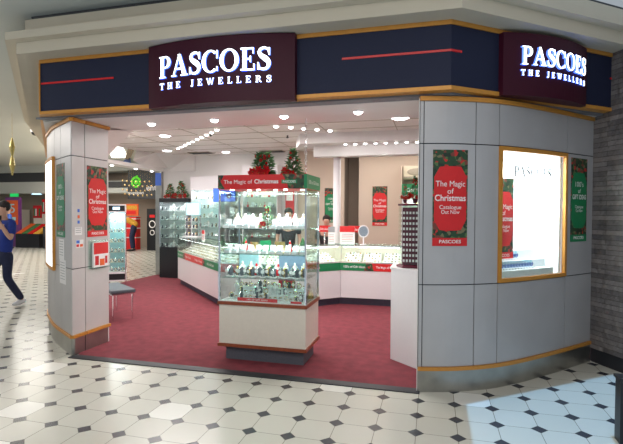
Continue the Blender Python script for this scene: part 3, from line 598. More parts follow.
for x, nm in ((-2.12, 'left'), (-1.42, 'right')): tag(MB().lathe([(.03, 0), (.035, .02), (.02, .05), (.035, .09), (.004, .16)], 'leaf', (0, 0, 0), 8).ball((.02, -.02, .06), .010, 'bauble', 6).ball((-.015, -.03, .03), .010, 'bauble', 6).make('ornament_tree', loc=(x, 5.0, z0)), 'tiny green ornament tree at the %s back of the second showcase shelf' % nm, 'ornament')
z0 = SH[0] + .0095
for k in range(14): put(('watch', 'gwatch', 'watch')[k % 3], -2.17 + k * .064, 4.70 + (k % 2) * .05, z0, 'wrist watch on a stand in the front of the third showcase shelf, %s one' % ('gold' if k % 3 == 1 else 'silver'), 'watch', '%s watches at the front of the third showcase shelf' % ('gold' if k % 3 == 1 else 'silver'), random.uniform(-.5, .5), 1.35)
for k in range(8): put('bust', -2.12 + k * .105, 4.93, z0, 'white necklace bust behind the watches on the third showcase shelf', 'necklace bust', 'necklace busts on the third showcase shelf', 0, .95)
for x, nm in ((-2.0, 'left'), (-1.78, 'middle'), (-1.58, 'right')): tag(MB().box(x - .028, x + .028, 4.82, 4.86, z0, z0 + .075, 'black').ball((x, 4.81, z0 + .05), .014, 'silver', 8).make('display_block'), 'black display block with silver piece on the third showcase shelf, %s one' % nm, 'display block')
for x, nm in ((-1.93, 'left'), (-1.67, 'right')): put('figure', x, 4.88, z0, 'red santa figurine among the watches on the third showcase shelf, %s one' % nm, 'figurine', None, 0, 1.3)
z0 = .661
for y, h_, n_ in ((4.87, .045, 'lower'), (4.985, .10, 'higher')): tag(MB().box(-2.21, -1.36, y - .045, y + .045, z0, z0 + h_, 'white').make('display_riser'), n_ + ' of two long white risers on the showcase floor', 'display riser')
for r_, y in enumerate((4.75, 4.86, 4.97)):
    for k in range(15): put(random.choice(('bangle', 'pillow', 'watch', 'gbangle', 'bangle', 'gwatch', 'bust', 'pillow')), -2.18 + k * .0585 + r_ * .012, y + random.uniform(-.012, .012), z0 + (0, .046, .101)[r_], 'silver or gold piece on the showcase floor, %s row' % ('front', 'middle', 'back')[r_], 'jewellery', 'jewellery on the showcase floor, %s row' % ('front', 'middle', 'back')[r_], random.uniform(-.6, .6), random.uniform(.75, 1.2))
b = MB().box(-2.06, -1.60, 4.645, 4.652, z0, z0 + .036, 'red'); text(b, '100s OF GIFT IDEAS', -1.83, z0 + .010, .018, 'text', .24, 0, lambda x, y, z: (x, 4.6445 + y, z)); tag(b.make('promo_strip'), 'long red gift ideas strip along the showcase floor', 'sign')
tag(MB().box(-1.45, -1.33, 4.645, 4.652, z0, z0 + .022, 'red').make('promo_strip'), 'short red strip at the right end of the showcase floor', 'sign')
b = MB().box(-1.72, -1.52, 5.04, 5.05, z0, z0 + .22, 'red').box(-1.68, -1.64, 5.036, 5.04, z0 + .03, z0 + .10, 'cream'); tag(b.make('gift_card'), 'red card standing at the back of the showcase floor', 'card')
tag(MB().lathe([(.035, 0), (.04, .02), (.02, .08), (.003, .15)], 'goldm', (0, 0, 0), 10).make('ornament_tree', loc=(-1.32, 4.98, z0)), 'golden cone ornament in the right corner of the showcase floor', 'ornament')
# chain that carries the header
b = MB()
for k in range(16): b.torus((-1.36, 4.9, 2.045 + k * .040), .013, .0035, 'chrome', 'x' if k % 2 else 'y', 10, 4, 1.5)
tag(b.make('hanging_chain'), 'thin steel chain hanging from the ceiling to the showcase header', 'chain')

# ------------------------------------------------------------------ counters
def mitre(P, d):
    P = [Vector(p) for p in P]; out = []
    for i in range(len(P)):
        ds = ([(P[i] - P[i - 1]).normalized()] if i else []) + ([(P[i + 1] - P[i]).normalized()] if i < len(P) - 1 else []); ns = [Vector((-e.y, e.x)) for e in ds]
        n = sum(ns, Vector((0, 0))).normalized(); out.append(P[i] + n * d / n.dot(ns[0]))
    return out
C0 = [(-5.55, 9.24), (-4.72, 8.39), (-3.50, 7.14), (-2.38, 7.14), (-1.56, 7.96), (-.5, 7.97), (.9, 7.98)]
info = [('white glass-topped counter at the far left end of the counter run', ['green', 'red']), ('long diagonal glass-topped counter left of the showcase', ['red', 'green']), ('glass-topped counter directly behind the central showcase', ['red', 'green']),
        ('short diagonal glass-topped counter right of the showcase', ['green']), ('white back counter with green and red banner below the slim column', ['green', 'red']), ('back counter end behind the white pedestal', ['red'])]
def counter(i):
    lab, cols_ = info[i]; o = thing('display_counter', lab, 'counter', (0, 0, .009))
    off = {d: mitre(C0, d) for d in (-.02, 0, .012, .02, .06, .45, .5, .52)}
    def pol(a, c, gp_=.003):
        A, B, Cc, D = off[a][i], off[a][i + 1], off[c][i + 1], off[c][i]; t = (B - A).normalized() * gp_; return [tuple(A + t), tuple(B - t), tuple(Cc - t), tuple(D + t)]
    MB().prism(pol(.06, .5), 0, .125, 'dplinth').make('plinth', o); MB().prism(pol(0, .52), .125, .735, 'white').make('cabinet', o)
    MB().prism(pol(0, .02), .735, .76, 'chrome').prism(pol(.02, .5), .735, .745, 'cream').prism(pol(.5, .52), .735, 1.03, 'cream').make('display_tray', o)
    MB().prism(pol(.0, .012), .76, 1.035, GLASS).make('front_glass', o); MB().prism(pol(0, .52), 1.036, 1.046, GSHELF).make('top_glass', o)
    A, B = off[0][i], off[0][i + 1]; t = (B - A).normalized(); n = Vector((t.y, -t.x)); Lc = (B - A).length
    f = lambda x, y, z: (A.x + t.x * x + n.x * (.001 - y), A.y + t.y * x + n.y * (.001 - y), z)
    MB().extr([(.0, .745), (.012, .745), (.012, 1.04), (0, 1.04)], .004, 'chrome', f=f).extr([(0, 1.028), (Lc, 1.028), (Lc, 1.046), (0, 1.046)], .006, 'chrome', f=f).make('metal_edge', o)
    k = len(cols_); bn = MB()
    for j, c in enumerate(cols_): bn.extr([(Lc * j / k + .004, .605), (Lc * (j + 1) / k - .004, .605), (Lc * (j + 1) / k - .004, .738), (Lc * j / k + .004, .738)], .006, c, f=f)
    for j in range(1, k): bn.extr([(Lc * j / k - .12, .606), (Lc * j / k + .05, .606), (Lc * j / k + .02, .737), (Lc * j / k - .08, .737)], .008, WREATH, f=f)
    bb = bn.make('banner', o); b = MB()
    for j, c in enumerate(cols_):
        if c == 'green': text(b, "100's of Gift Ideas", Lc * (j + .45) / k, .655, .042, 'text', min(.40, Lc / k * .7), -.009, f, .01)
        else: text(b, 'The Magic of Christmas', Lc * (j + .55) / k, .655, .042, 'text', min(.50, Lc / k * .75), -.009, f, .01)
    b.make('lettering', bb)
    # jewellery pads inside
    lamp = MB().extr([(.05, 1.012), (Lc - .05, 1.012), (Lc - .05, 1.024), (.05, 1.024)], .001, 'leds', f=lambda x, y, z: f(x, y + .03, z)).make('light_strip', o)
    np_ = max(2, int(Lc / .30)); where = lab.split('counter')[0] + 'counter'
    for q in range(np_):
        cx = Lc * (q + .5) / np_; W2 = Lc / np_ * .42; b = MB()
        g2 = lambda x, y, z: f(x, y, z)
        vs = [g2(cx - W2, .09, .747), g2(cx + W2, .09, .747), g2(cx + W2, .40, .747), g2(cx - W2, .40, .747), g2(cx - W2, .09, .76), g2(cx + W2, .09, .76), g2(cx + W2, .40, .90), g2(cx - W2, .40, .90)]
        b.add(vs, [(0, 3, 2, 1), (4, 5, 6, 7), (0, 1, 5, 4), (1, 2, 6, 5), (2, 3, 7, 6), (3, 0, 4, 7)], 'paper')
        for rr in range(4):
            for cc in range(5):
                x = cx + W2 * (-.8 + 1.6 * cc / 4); y = .12 + rr * .08; z = .76 + (y - .09) * .452; c0 = Vector(g2(x, y, z + .006)); mm = ('cream', 'goldm', 'silver')[(rr + cc + q) % 3]; b.box(c0.x - .013, c0.x + .013, c0.y - .013, c0.y + .013, c0.z - .01, c0.z + .014, mm)
        tag(b.make('jewellery_pad'), 'slanted white pad of jewellery inside the ' + ('far left counter', 'long diagonal counter left of the showcase', 'counter behind the showcase', 'short diagonal counter', 'back counter below the column', 'back counter end by the pedestal')[i], 'jewellery pad', 'jewellery pads in ' + ('the far left counter', 'the long left diagonal counter', 'the counter behind the showcase', 'the short diagonal counter', 'the back counter', 'the back counter end')[i])
    m_ = off[.45][i].lerp(off[.45][i + 1], .5); d2 = area('counter_lamp', (*(off[.012][i].lerp(off[.012][i + 1], .5) + Vector((-t.y, t.x)) * .03), 1.02), (m_.x, m_.y, .8), Lc * .9, .03, 2.2 * Lc, (1, .96, .9)); d2.rotation_euler.z = math.atan2(t.y, t.x)
for i in range(6): counter(i)
ZC = 1.056
# things on the counters
mir = thing('table_mirror', 'round tilted table mirror on a white stand on the back counter', 'mirror', (-1.19, 8.15, ZC), .1)
MB().lathe([(.06, 0), (.055, .012), (.012, .02), (.010, .15)], 'white', seg=14).make('stand', mir, smooth=True); b = MB().torus((0, 0, .24), .088, .010, 'white', 'y', 24, 6, 1.15); b.make('rim', mir, smooth=True)
b = MB().lathe([(.084, 0), (.084, .006)], 'chrome', seg=24); b.v = [(p[0], p[2] - .003, .24 + p[1] * 1.15) for p in b.v]; b.make('mirror_glass', mir)
def leaflet(label, x, y, w_, h_, m1, m2, z=ZC, rz=0):
    o = thing('leaflet_holder', label, 'leaflet holder', (x, y, z), rz); b = MB().box(-w_ / 2, w_ / 2, -.01, 0, 0, h_, m1).box(-w_ / 2, w_ / 2, -.012, -.0101, h_ * .68, h_, m2); b.make('leaflet', o)
    b = MB(); [b.box(-w_ * .38, w_ * .38, -.0115, -.0105, h_ * (.15 + .1 * k), h_ * (.15 + .1 * k) + .008, 'red' if k % 2 else 'stripe') for k in range(5)]; b.make('print', o); MB().box(-w_ / 2 - .005, w_ / 2 + .005, -.05, .02, 0, .012, GSHELF).make('acrylic_foot', o)
leaflet('pink and red framed leaflet on the back counter beside the column', -1.48, 8.14, .27, .33, 'paper', 'red'); leaflet('narrow pale leaflet on the back counter behind the showcase corner', -1.76, 8.10, .12, .32, 'paper', 'stripe')
leaflet('small leaflet with green foot on the left diagonal counter', -4.26, 8.02, .15, .22, 'paper', 'red', ZC, -.75)
for x, nm in ((-2.10, 'left of the slim column'), (-1.50, 'right of the slim column')):
    o = thing('promo_board', 'small red Christmas board on a thin stand behind the counter, ' + nm, 'sign', (x, 9.0, .009)); b = MB().box(-.12, .12, -.01, .0, 1.23, 1.36, 'red'); text(b, 'Gift ideas', 0, 1.27, .045, 'text', .19, -.011); b.make('board', o); MB().box(-.012, .012, 0, .014, .02, 1.34, 'chrome').box(-.12, .12, -.1, .1, 0, .02, 'chrome').make('stand', o)
rk = thing('display_rack', 'small lit acrylic rack with pale blue panel on the far left counter', 'display rack', (-5.30, 9.40, ZC), -.2)
MB().box(-.21, .21, .06, .07, .50, .78, mat('lit_cyan_panel', s(190, 235, 245), .4, emit=s(170, 230, 245), es=.9, noise=.2, nscale=25)).make('panel', rk); MB().box(-.22, .22, -.06, .08, 0, .02, 'white').make('foot', rk)
for x in (-.2, .2): MB().box(x - .008, x + .008, .05, .066, .02, .78, 'chrome').make('post', rk)
for z in (.18, .34): MB().box(-.2, .2, -.04, .05, z, z + .008, GSHELF).make('shelf', rk)
for z in (.02, .188, .348):
    for k in range(4):
        cx = -.15 + k * .1; put(('watch', 'gwatch')[k % 2], -5.30 + cx * .98, 9.40 - cx * -.2 * -1, ZC + z + .001, 'small watch on the lit rack on the far left counter', 'watch', 'watches on the lit counter rack', -.2, 1.1)
# white pedestal and its watch stand
ped = thing('pedestal', 'tall white pedestal cabinet beside the right jamb of the entrance', 'pedestal', (0, 0, .009))
pol = [(-.14, 4.86), (-.13, 5.6), (-.44, 5.6), (-.44, 5.13)]
MB().prism(pol, .0, 1.0, 'white').make('cabinet', ped); MB().prism([(-.135, 4.85), (-.125, 5.61), (-.45, 5.61), (-.45, 5.125)], 1.0, 1.02, 'white').make('top', ped)
vs_ = thing('watch_stand', 'glass case with a maroon rotating column of small white watch boxes on the pedestal', 'watch display', (-.235, 5.20, 1.03))
MB().lathe([(.15, 0), (.155, .02), (.12, .035)], 'maroon', seg=6).make('base', vs_); MB().lathe([(.14, .68), (.14, .70)], 'maroon', seg=6).make('top', vs_); MB().lathe([(.132, .037), (.132, .678)], GLASS, seg=6).make('glass', vs_)
col = MB().box(-.085, .085, -.085, .085, .04, .66, 'maroon').make('column', vs_); b = MB()
for r_ in range(10):
    for c_ in range(5):
        x = -.068 + c_ * .034; z = .065 + r_ * .058
        b.box(x - .010, x + .010, -.10, -.0855, z, z + .026, 'paper').box(-.10, -.0855, x - .010, x + .010, z, z + .026, 'paper')
o = b.make('watch_box', col); o['kind'] = 'stuff'
tree('potted_tree', 'small potted poinsettia tree on the watch stand, left one', (-.295, 5.16, 1.738), .21, .055, False, 120, None, 'maroon')
tree('potted_tree', 'taller potted poinsettia tree on the watch stand beside the jamb', (-.19, 5.22, 1.738), .30, .075, False, 160, None, 'maroon')

# bench
bn = thing('bench', 'low grey padded bench with chrome legs inside the left entrance', 'bench', (-4.68, 6.05, .009), -.62)
MB().box(-.52, .30, -.17, .17, .385, .405, 'chrome').make('frame', bn); b = MB().box(-.53, .31, -.18, .18, .405, .455, 'seat'); o = b.make('seat', bn); md = o.modifiers.new('bevel', 'BEVEL'); md.width = .015; md.segments = 3
for x in (-.49, .27):
    for y in (-.14, .14): MB().tube([(x, y, 0), (x, y, .385)], .012, 'chrome').make('leg', bn)

# tall vitrine at the left
vt = thing('tall_vitrine', 'tall narrow white lit watch vitrine with dark display panel behind the left pillar', 'display case', (-6.68, 8.78, .009), .6)
MB().box(-.26, .10, -.16, .16, .10, .30, 'white').make('base', vt); MB().box(-.24, .08, -.166, -.161, .13, .26, 'black').make('base_panel', vt)
MB().box(-.26, .10, -.16, .16, 1.60, 1.78, 'white').make('head', vt); MB().box(-.24, .08, -.166, -.161, 1.63, 1.75, 'black').box(-.16, -.02, -.17, -.1665, 1.66, 1.72, 'bluel').make('head_panel', vt)
for x in (-.25, .09):
    for y in (-.15, .15): MB().box(x - .01, x + .01, y - .01, y + .01, 0, 1.60, 'chrome').make('corner_post', vt)
for bx in ((-.24, .08, -.156, -.152), (.084, .088, -.14, .14)): MB().box(*bx, .30, 1.60, GLASS).make('glass_pane', vt)
MB().box(-.24, .08, .150, .156, .30, 1.60, 'cyan').make('back_panel', vt)
for k in range(5): MB().box(-.24, .08, -.14, .14, .50 + k * .22, .508 + k * .22, GSHELF).make('glass_shelf', vt)
area('vitrine_lamp', (-6.74, 8.73, 1.60), (-6.74, 8.73, 0), .28, .22, 9, (.75, .92, 1))
for lv in range(6):
    for k in range(4): put(('watch', 'bangle')[(lv + k) % 2], -6.68 + (-.19 + k * .072) * .825 + .04 * .565, 8.78 + (-.19 + k * .072) * .565 - .04 * .825, (.315 if lv == 0 else .29 + lv * .22), 'small lit item on a shelf of the tall white vitrine', 'jewellery', 'goods in the tall white vitrine', .6, 1.3)

# back wall display units
def wall_shelf(name, label, x0, x1, y0, y1, z0, z1, levels, head=None, item='box', lamp=3, back='cyan', base_h=.9, dark=False, key=''):
    o = thing(name, label, 'display cabinet', (0, 0, .009)); m_ = 'black' if dark else 'white'
    MB().box(x0, x1, y0, y1, 0, base_h, m_).make('base_cabinet', o); MB().box(x0, x0 + .02, y0, y1, base_h, z1, 'chrome' if dark else 'white').make('side_panel', o); MB().box(x1 - .02, x1, y0, y1, base_h, z1, 'chrome' if dark else 'white').make('side_panel', o); MB().box(x0 + .02, x1 - .02, y1 - .02, y1, base_h, z1, back).make('back_panel', o)
    if head: MB().box(x0 - .005, x1 + .005, y0 - .01, y1, z1, z1 + head[0], head[1]).make('header', o)
    MB().box(x0 + .02, x1 - .02, y0 + .0, y0 + .005, base_h, z1, GLASS).make('glass_door', o)
    zs_ = [base_h + (z1 - base_h) * k / levels for k in range(levels)]
    for k, z in enumerate(zs_):
        if k: MB().box(x0 + .02, x1 - .02, y0 + .02, y1 - .02, z - .006, z, GSHELF).make('glass_shelf', o)
        n_ = int((x1 - x0 - .1) / .105)
        for j in range(n_):
            kd = item[(k * 3 + j) % len(item)] if k else item[j % len(item)]
            q = put(kd, x0 + .08 + j * .105, (y0 + y1) / 2 - .03, z + .012, 'small item on a shelf of the ' + key, 'jewellery', 'goods on the shelves of the ' + key, 0, 1.15)
    if lamp: area('shelf_lamp', ((x0 + x1) / 2, y0 + .12, z1 - .01), ((x0 + x1) / 2, y0 + .14, 0), x1 - x0 - .1, .1, lamp, (.9, .97, 1))
    return o
wall_shelf('wall_vitrine', 'glass vitrine with dark top and base in the far left corner of the shop', -6.50, -5.75, 9.98, 10.40, 0, 1.86, 5, (.09, 'black'), ['watch', 'box', 'bust'], 3.5, 'white', .75, True, 'dark-topped corner vitrine')
wall_shelf('wall_cabinet', 'tall white lit wall cabinet with glass shelves beside the corner vitrine', -5.70, -4.78, 10.08, 10.42, 0, 2.15, 6, (.33, 'white'), ['box', 'bust', 'watch', 'gwatch'], 8, 'winw', .80, False, 'tall lit wall cabinet')
wall_shelf('wall_cabinet', 'white wall cabinet under the blue screen behind the showcase', -4.70, -4.30, 10.10, 10.42, 0, 1.75, 4, None, ['box', 'watch'], 1.5, 'beige', .8, False, 'wall cabinet under the blue screen')
wall_shelf('wall_cabinet', 'tall wall cabinet with high white header behind the showcase trees', -4.25, -3.40, 9.85, 10.18, 0, 2.2, 6, (.50, 'white'), ['figure', 'box', 'watch', 'bangle'], 4, 'cream', .8, False, 'tall cabinet behind the showcase')
wall_shelf('shelf_cabinet', 'shelf cabinet with green gift header at the right end of the beige wall', -.62, .15, 9.75, 10.10, 0, 2.0, 5, (.22, 'green'), ['figure', 'box', 'bangle'], 4, 'cream', .8, False, 'green-headed cabinet')
b = MB(); text(b, 'GIFTS', -.38, 2.07, .08, 'text', .3, 0, lambda x, y, z: (x, 9.738 + y, z)); tag(b.make('header_lettering'), 'white lettering on the green header of the right shelf cabinet', 'lettering')
tag(MB().box(-.1, .1, 0, .04, .0, .8, 'red').box(-.08, .08, -.003, -.001, .55, .75, 'text').make('red_banner', loc=(-3.2, 10.14, 1.35)), 'narrow red banner on the white pier behind the showcase', 'banner')
tv = thing('wall_screen', 'blue wall screen on the back wall seen through the showcase top left', 'screen', (-4.76, 9.98, 1.87)); MB().box(-.29, .29, .0, .04, 0, .32, 'black').make('casing', tv); MB().box(-.28, .28, -.004, -.001, .01, .31, 'scr').ball((.12, -.004, .14), .07, 'purple', 12, 1, 1, .1).make('screen', tv)
tree('christmas_tree', 'Christmas tree on top of the dark-topped corner vitrine, left one', (-6.31, 10.17, 1.96), .36, .15, False, 220); tree('christmas_tree', 'Christmas tree on top of the dark-topped corner vitrine, taller right one', (-6.0, 10.17, 1.96), .42, .17, False, 220)
ac = thing('air_conditioner', 'ivory wall air conditioner above the green-headed cabinet', 'air conditioner', (-.34, 10.10, 2.36)); MB().box(-.28, .28, 0, .2, 0, .28, 'ac').make('casing', ac); b = MB().ball((0, -.005, .15), .2, 'acd', 20, .4, 1, .04); b.make('grille', ac); MB().box(-.27, .27, -.012, -.002, .02, .05, 'acd').make('louvre', ac)

# ceiling lights and vents
def downlight(label, loc, r, m_='led', group=None, trim='white'):
    o = thing('downlight', label, 'ceiling light', loc, 0, group); MB().torus((0, 0, 0), r * 1.15, r * .14, trim, 'z', 20, 6).make('trim_ring', o, smooth=True); MB().lathe([(r * .35, -min(.028, r * .6)), (r * .8, -min(.02, r * .4)), (r, -.004), (r, 0)], m_, seg=16).make('lamp', o); return o
nm = ('nearest the left pillar', 'above the left of the showcase', 'above the right of the showcase', 'near the right jamb')
for (x, y), n_ in zip(((-3.25, 4.83), (-2.41, 4.79), (-1.58, 4.79), (-.76, 4.76)), nm):
    downlight('recessed downlight in the low entrance ceiling, ' + n_, (x, y, 2.676), .045); spot('downlight_beam', (x, y, 2.66), (x, y, 0), 22, 2.0, .8, (1, .95, .9), .04)
for x, y, r, n_ in ((-4.81, 7.57, .10, 'nearer of the two large ones at the left'), (-5.92, 9.41, .10, 'farther of the two large ones at the left'), (-4.71, 9.95, .09, 'near the back wall'), (-.48, 6.95, .12, 'the large one at the right')):
    downlight('round downlight in the tiled shop ceiling, ' + n_, (x, y, 3.042), r); spot('downlight_beam', (x, y, 3.0), (x, y, 0), 26, 2.2, .8, (1, .97, .95), .06)
for k in range(10): t = k / 9; downlight('small downlight in the diagonal row of ten over the left counter', (-5.5 + t * 1.89, 9.17 - t * 1.90, 3.042), .036, 'leds', 'diagonal row of small downlights')
for x, y in ((-2.51, 7.2), (-2.30, 7.34), (-2.12, 7.50), (-1.92, 7.62), (-1.73, 7.79)): downlight('small downlight in the short diagonal row in front of the bulkhead', (x, y, 3.042), .038, 'leds', 'short row of small downlights')
for k in range(8):
    x = -1.54 + k * .181; downlight('small downlight under the white bulkhead over the back counter', (x, 8.22, 2.864), .03, 'leds', 'bulkhead downlights')
    if k % 2 == 0: spot('downlight_beam', (x, 8.22, 2.85), (x, 8.38, 2.2), 5, 1.6, .9, (1, .95, .9), .02)
for y, n_ in ((8.71, 'nearest the left pillar'), (9.55, 'middle one'), (10.2, 'beside the corner post')): downlight('small downlight under the header beam over the open left side, ' + n_, (-6.86, y, 2.655), .04, 'leds')
for x, y, n_ in ((-5.37, 9.98, 'over the left wall cabinets'), (-3.6, 10.1, 'behind the showcase trees')):
    o = thing('ceiling_vent', 'dark ceiling air vent ' + n_, 'vent', (x, y, 3.03)); MB().box(-.28, .28, -.15, .15, 0, .014, 'acd').make('frame', o); b = MB(); [b.box(-.26, .26, -.13 + k * .045, -.11 + k * .045, -.006, -.001, 'dgrey') for k in range(6)]; b.make('slats', o)
for x, y, z, n_ in ((-3.9, 7.6, 3.044, 'between the left downlights'), (-2.6, 8.1, 3.044, 'in front of the bulkhead corner')): tag(MB().lathe([(.012, -.05), (.03, -.03), (.012, -.02), (.02, 0)], 'dgrey', seg=10).make('sprinkler', loc=(x, y, z)), 'small dark sprinkler head on the tiled ceiling ' + n_, 'sprinkler')

# pillar notices
def note(name, label, f, w_, h_, m1, lines, cat='notice'):
    o = thing(name, label, cat); MB().extr([(0, 0), (w_, 0), (w_, h_), (0, h_)], .002, m1, f=f).make('sheet', o); b = MB()
    for k in range(lines): b.extr([(w_ * .12, h_ * (.9 - .8 * k / lines) - .006), (w_ * .85, h_ * (.9 - .8 * k / lines) - .006), (w_ * .85, h_ * (.9 - .8 * k / lines)), (w_ * .12, h_ * (.9 - .8 * k / lines))], .003, 'stripe', f=f)
    b.make('print', o); return o
def lf(s_, z_, d=0.0): 
    g_ = LP.mapf(s_); return lambda x, y, z: g_(x, y - .004 - d, z + z_)
note('paper_notice', 'long white paper notice hanging on the curved pillar face, lower sheet', lf(L - .47, .78), .25, .28, 'paper', 7); note('paper_notice', 'long white paper notice on the curved pillar face, upper sheet', lf(L - .49, 1.062), .20, .24, 'paper', 6)
jf = lambda y0, z_: (lambda x, y, z: (-3.895 - y, y0 + x, z + z_))
note('paper_notice', 'small white notice on the narrow pale strip of the left pillar', jf(4.32, 1.36), .11, .09, 'paper', 3)
for z_, m_, n_ in ((1.62, 'blue', 'blue upper'), (1.55, 'orange', 'orange middle'), (1.49, 'blue', 'small blue lower')): tag(MB().box(-3.896, -3.893, 4.365, 4.395, z_, z_ + .035, m_).make('door_sticker'), n_ + ' sticker of the column of stickers on the left pillar', 'sticker')
b = MB().box(-3.896, -3.892, 4.335, 4.45, 1.215, 1.305, 'paper').box(-3.892, -3.891, 4.34, 4.39, 1.265, 1.30, 'blue').box(-3.892, -3.891, 4.395, 4.44, 1.225, 1.255, 'orange').box(-3.892, -3.891, 4.34, 4.38, 1.225, 1.255, 'red'); tag(b.make('card_sticker'), 'white payment card sticker on the left pillar below the notice', 'sticker')
o = thing('catalogue_holder', 'acrylic holder with red catalogues below the poster on the left pillar', 'leaflet holder')
MB().box(-3.896, -3.885, 4.53, 4.85, .955, 1.285, GSHELF).box(-3.885, -3.84, 4.53, 4.85, .955, .965, GSHELF).make('holder', o); MB().box(-3.885, -3.860, 4.575, 4.83, .966, 1.26, 'paper').box(-3.8605, -3.859, 4.58, 4.825, 1.12, 1.255, 'red').box(-3.8605, -3.858, 4.60, 4.66, .99, 1.10, 'petal').box(-3.8605, -3.858, 4.68, 4.76, .98, 1.06, 'orange').box(-3.8605, -3.858, 4.77, 4.81, 1.0, 1.09, 'petal').make('catalogue', o)

# ------------------------------------------------------------------ people
def skinmesh(name, joints, edges, mats_, parent=None, extra=None, sub=2):
    me = bpy.data.meshes.new(name); ks = list(joints); me.from_pydata([joints[k][0] for k in ks], [(ks.index(a), ks.index(c)) for a, c in edges], [])
    o = bpy.data.objects.new(name, me); COL.objects.link(o); md = o.modifiers.new('skin', 'SKIN'); md.use_smooth_shade = True
    for i, k in enumerate(ks): r = joints[k][1]; r = r if isinstance(r, tuple) else (r, r); me.skin_vertices[0].data[i].radius = r; me.skin_vertices[0].data[i].use_root = (i == 0)
    sb = o.modifiers.new('sub', 'SUBSURF'); sb.levels = sub; sb.render_levels = sub
    dg = bpy.context.evaluated_depsgraph_get(); dg.update(); ev = bpy.data.meshes.new_from_object(o.evaluated_get(dg)); bpy.data.objects.remove(o)
    bm = bmesh.new(); bm.from_mesh(ev)
    if extra: extra(bm)
    bm.to_mesh(ev); bm.free(); ev.materials.clear()
    for m_ in mats_: ev.materials.append(M[m_])
    for p in ev.polygons: p.use_smooth = True
    o = bpy.data.objects.new(name, ev); COL.objects.link(o)
    if parent: o.parent = parent
    return o
def lerp3(a, c, t): return tuple(a[i] + (c[i] - a[i]) * t for i in range(3))
def person(label, loc, rz, J, top, legs, hair='hair', shoe='shoe', sc=1.0, phone=False, detail=True):
    root = thing('person', label, 'person', loc, rz); root.scale = (sc,) * 3
    R = dict(pelvis=(.085, .065), waist=(.115, .085), chest=(.155, .105), neck=.052, head0=.062, head1=.082, head2=.070, shL=.055, shR=.055, elL=.042, elR=.042, wrL=.028, wrR=.028, hpL=.045, hpR=.045, knL=.055, knR=.055, anL=.038, anR=.038, toL=.03, toR=.03)
    j = {k: (J[k], R[k] if not isinstance(R[k], tuple) else R[k]) for k in R}; E = [('pelvis', 'waist'), ('waist', 'chest'), ('chest', 'neck'), ('neck', 'head0'), ('head0', 'head1'), ('head1', 'head2')]
    for S_ in 'LR': E += [('chest', 'sh' + S_), ('sh' + S_, 'el' + S_), ('el' + S_, 'wr' + S_), ('pelvis', 'hp' + S_), ('hp' + S_, 'kn' + S_), ('kn' + S_, 'an' + S_), ('an' + S_, 'to' + S_)]
    for S_ in 'LR':
        wr = Vector(J['wr' + S_]); d = (wr - Vector(J['el' + S_])).normalized(); fwd = Vector((0, -1, 0)); sd = d.cross(fwd).normalized(); palm = wr + d * .055; j['pa' + S_] = (tuple(palm), .026); E.append(('wr' + S_, 'pa' + S_))
        for q in range(4):
            b0 = palm + d * .02 + sd * (q - 1.5) * .018; ln = (.030, .036, .034, .026)[q]; curl = fwd * (.5 if not phone or S_ == 'R' else .2); m1 = b0 + (d + curl * .3).normalized() * ln; m2 = m1 + (d + curl * 1.5).normalized() * ln * .8
            for n_, p_, r_, pr in (('a', b0, .0095, 'pa' + S_), ('b', m1, .0085, None), ('c', m2, .007, None)):
                kk = 'f%s%d%s' % (S_, q, n_); j[kk] = (tuple(p_), r_); E.append((pr or last, kk)); last = kk
        t0 = wr + d * .03 - sd * .026; t1 = t0 + (d - sd * .9).normalized() * .035; j['t%sa' % S_] = (tuple(t0), .011); j['t%sb' % S_] = (tuple(t1), .008); E += [('pa' + S_, 't%sa' % S_), ('t%sa' % S_, 't%sb' % S_)]
    body = skinmesh('body', j, E, ['skin'], root)
    hc = (Vector(J['head1']) + Vector(J['head2'])) / 2; hf = Vector(J.get('face', (0, -1, 0))).normalized(); hs = hf.cross(Vector((0, 0, 1))).normalized()
    b = MB()
    for q in (-1, 1): b.ball(hc + hf * .082 + hs * .032 * q, .010, 'white', 8); b.ball(hc + hf * .090 + hs * .032 * q, .005, 'hair', 6); b.box(*sum([[v - .0, v + .0] for v in (0, 0, 0)], []), 'skin') if 0 else None
    b.make('eyes', root); b = MB(); n0 = hc + hf * .085 - Vector((0, 0, .025)); b.add([n0 + Vector((0, 0, .03)), n0 + hs * .013, n0 - hs * .013, n0 + hf * .022], [(0, 1, 3), (0, 3, 2), (1, 2, 3)], 'skin'); b.make('nose', root)
    b = MB(); c = hc + hf * .075 - Vector((0, 0, .058)); b.ball(c, .018, 'petal', 8, .25, 1, .5); b.make('mouth', root)
    [MB().ball(hc + hs * .088 * q - Vector((0, 0, .01)), .024, 'skin', 8, 1.1, .4, .6).make('ear', root, smooth=True) for q in (-1, 1)]
    b = MB(); hh = hc - hf * .018 + Vector((0, 0, .030)); b.ball(hh, .102, hair, 16, .98, .93, .98); b.v = [tuple(Vector(v) if (Vector(v) - hc).dot(hf) < .028 or v[2] > hc.z + .058 else hc + (Vector(v) - hc) * .6) for v in b.v]; b.make('hair', root, smooth=True)
    g_ = .016; P0 = Vector(J['pelvis']); dn = (P0 - Vector(J['waist'])).normalized(); TE = [('hem', 'waist'), ('waist', 'chest'), ('chest', 'neckb')]
    tj = {'hem': (tuple(P0 + dn * .11), (.165, .125)), 'waist': (J['waist'], (.152, .112)), 'chest': (J['chest'], (.172, .122)), 'neckb': (lerp3(J['chest'], J['neck'], .75), .068)}
    for S_ in 'LR': tj['sh' + S_] = (J['sh' + S_], .055 + g_ + .005); tj['sl' + S_] = (lerp3(J['sh' + S_], J['el' + S_], .78), .044 + g_ + .008); TE += [('chest', 'sh' + S_), ('sh' + S_, 'sl' + S_)]
    sh = skinmesh('shirt', tj, TE, [top], root)
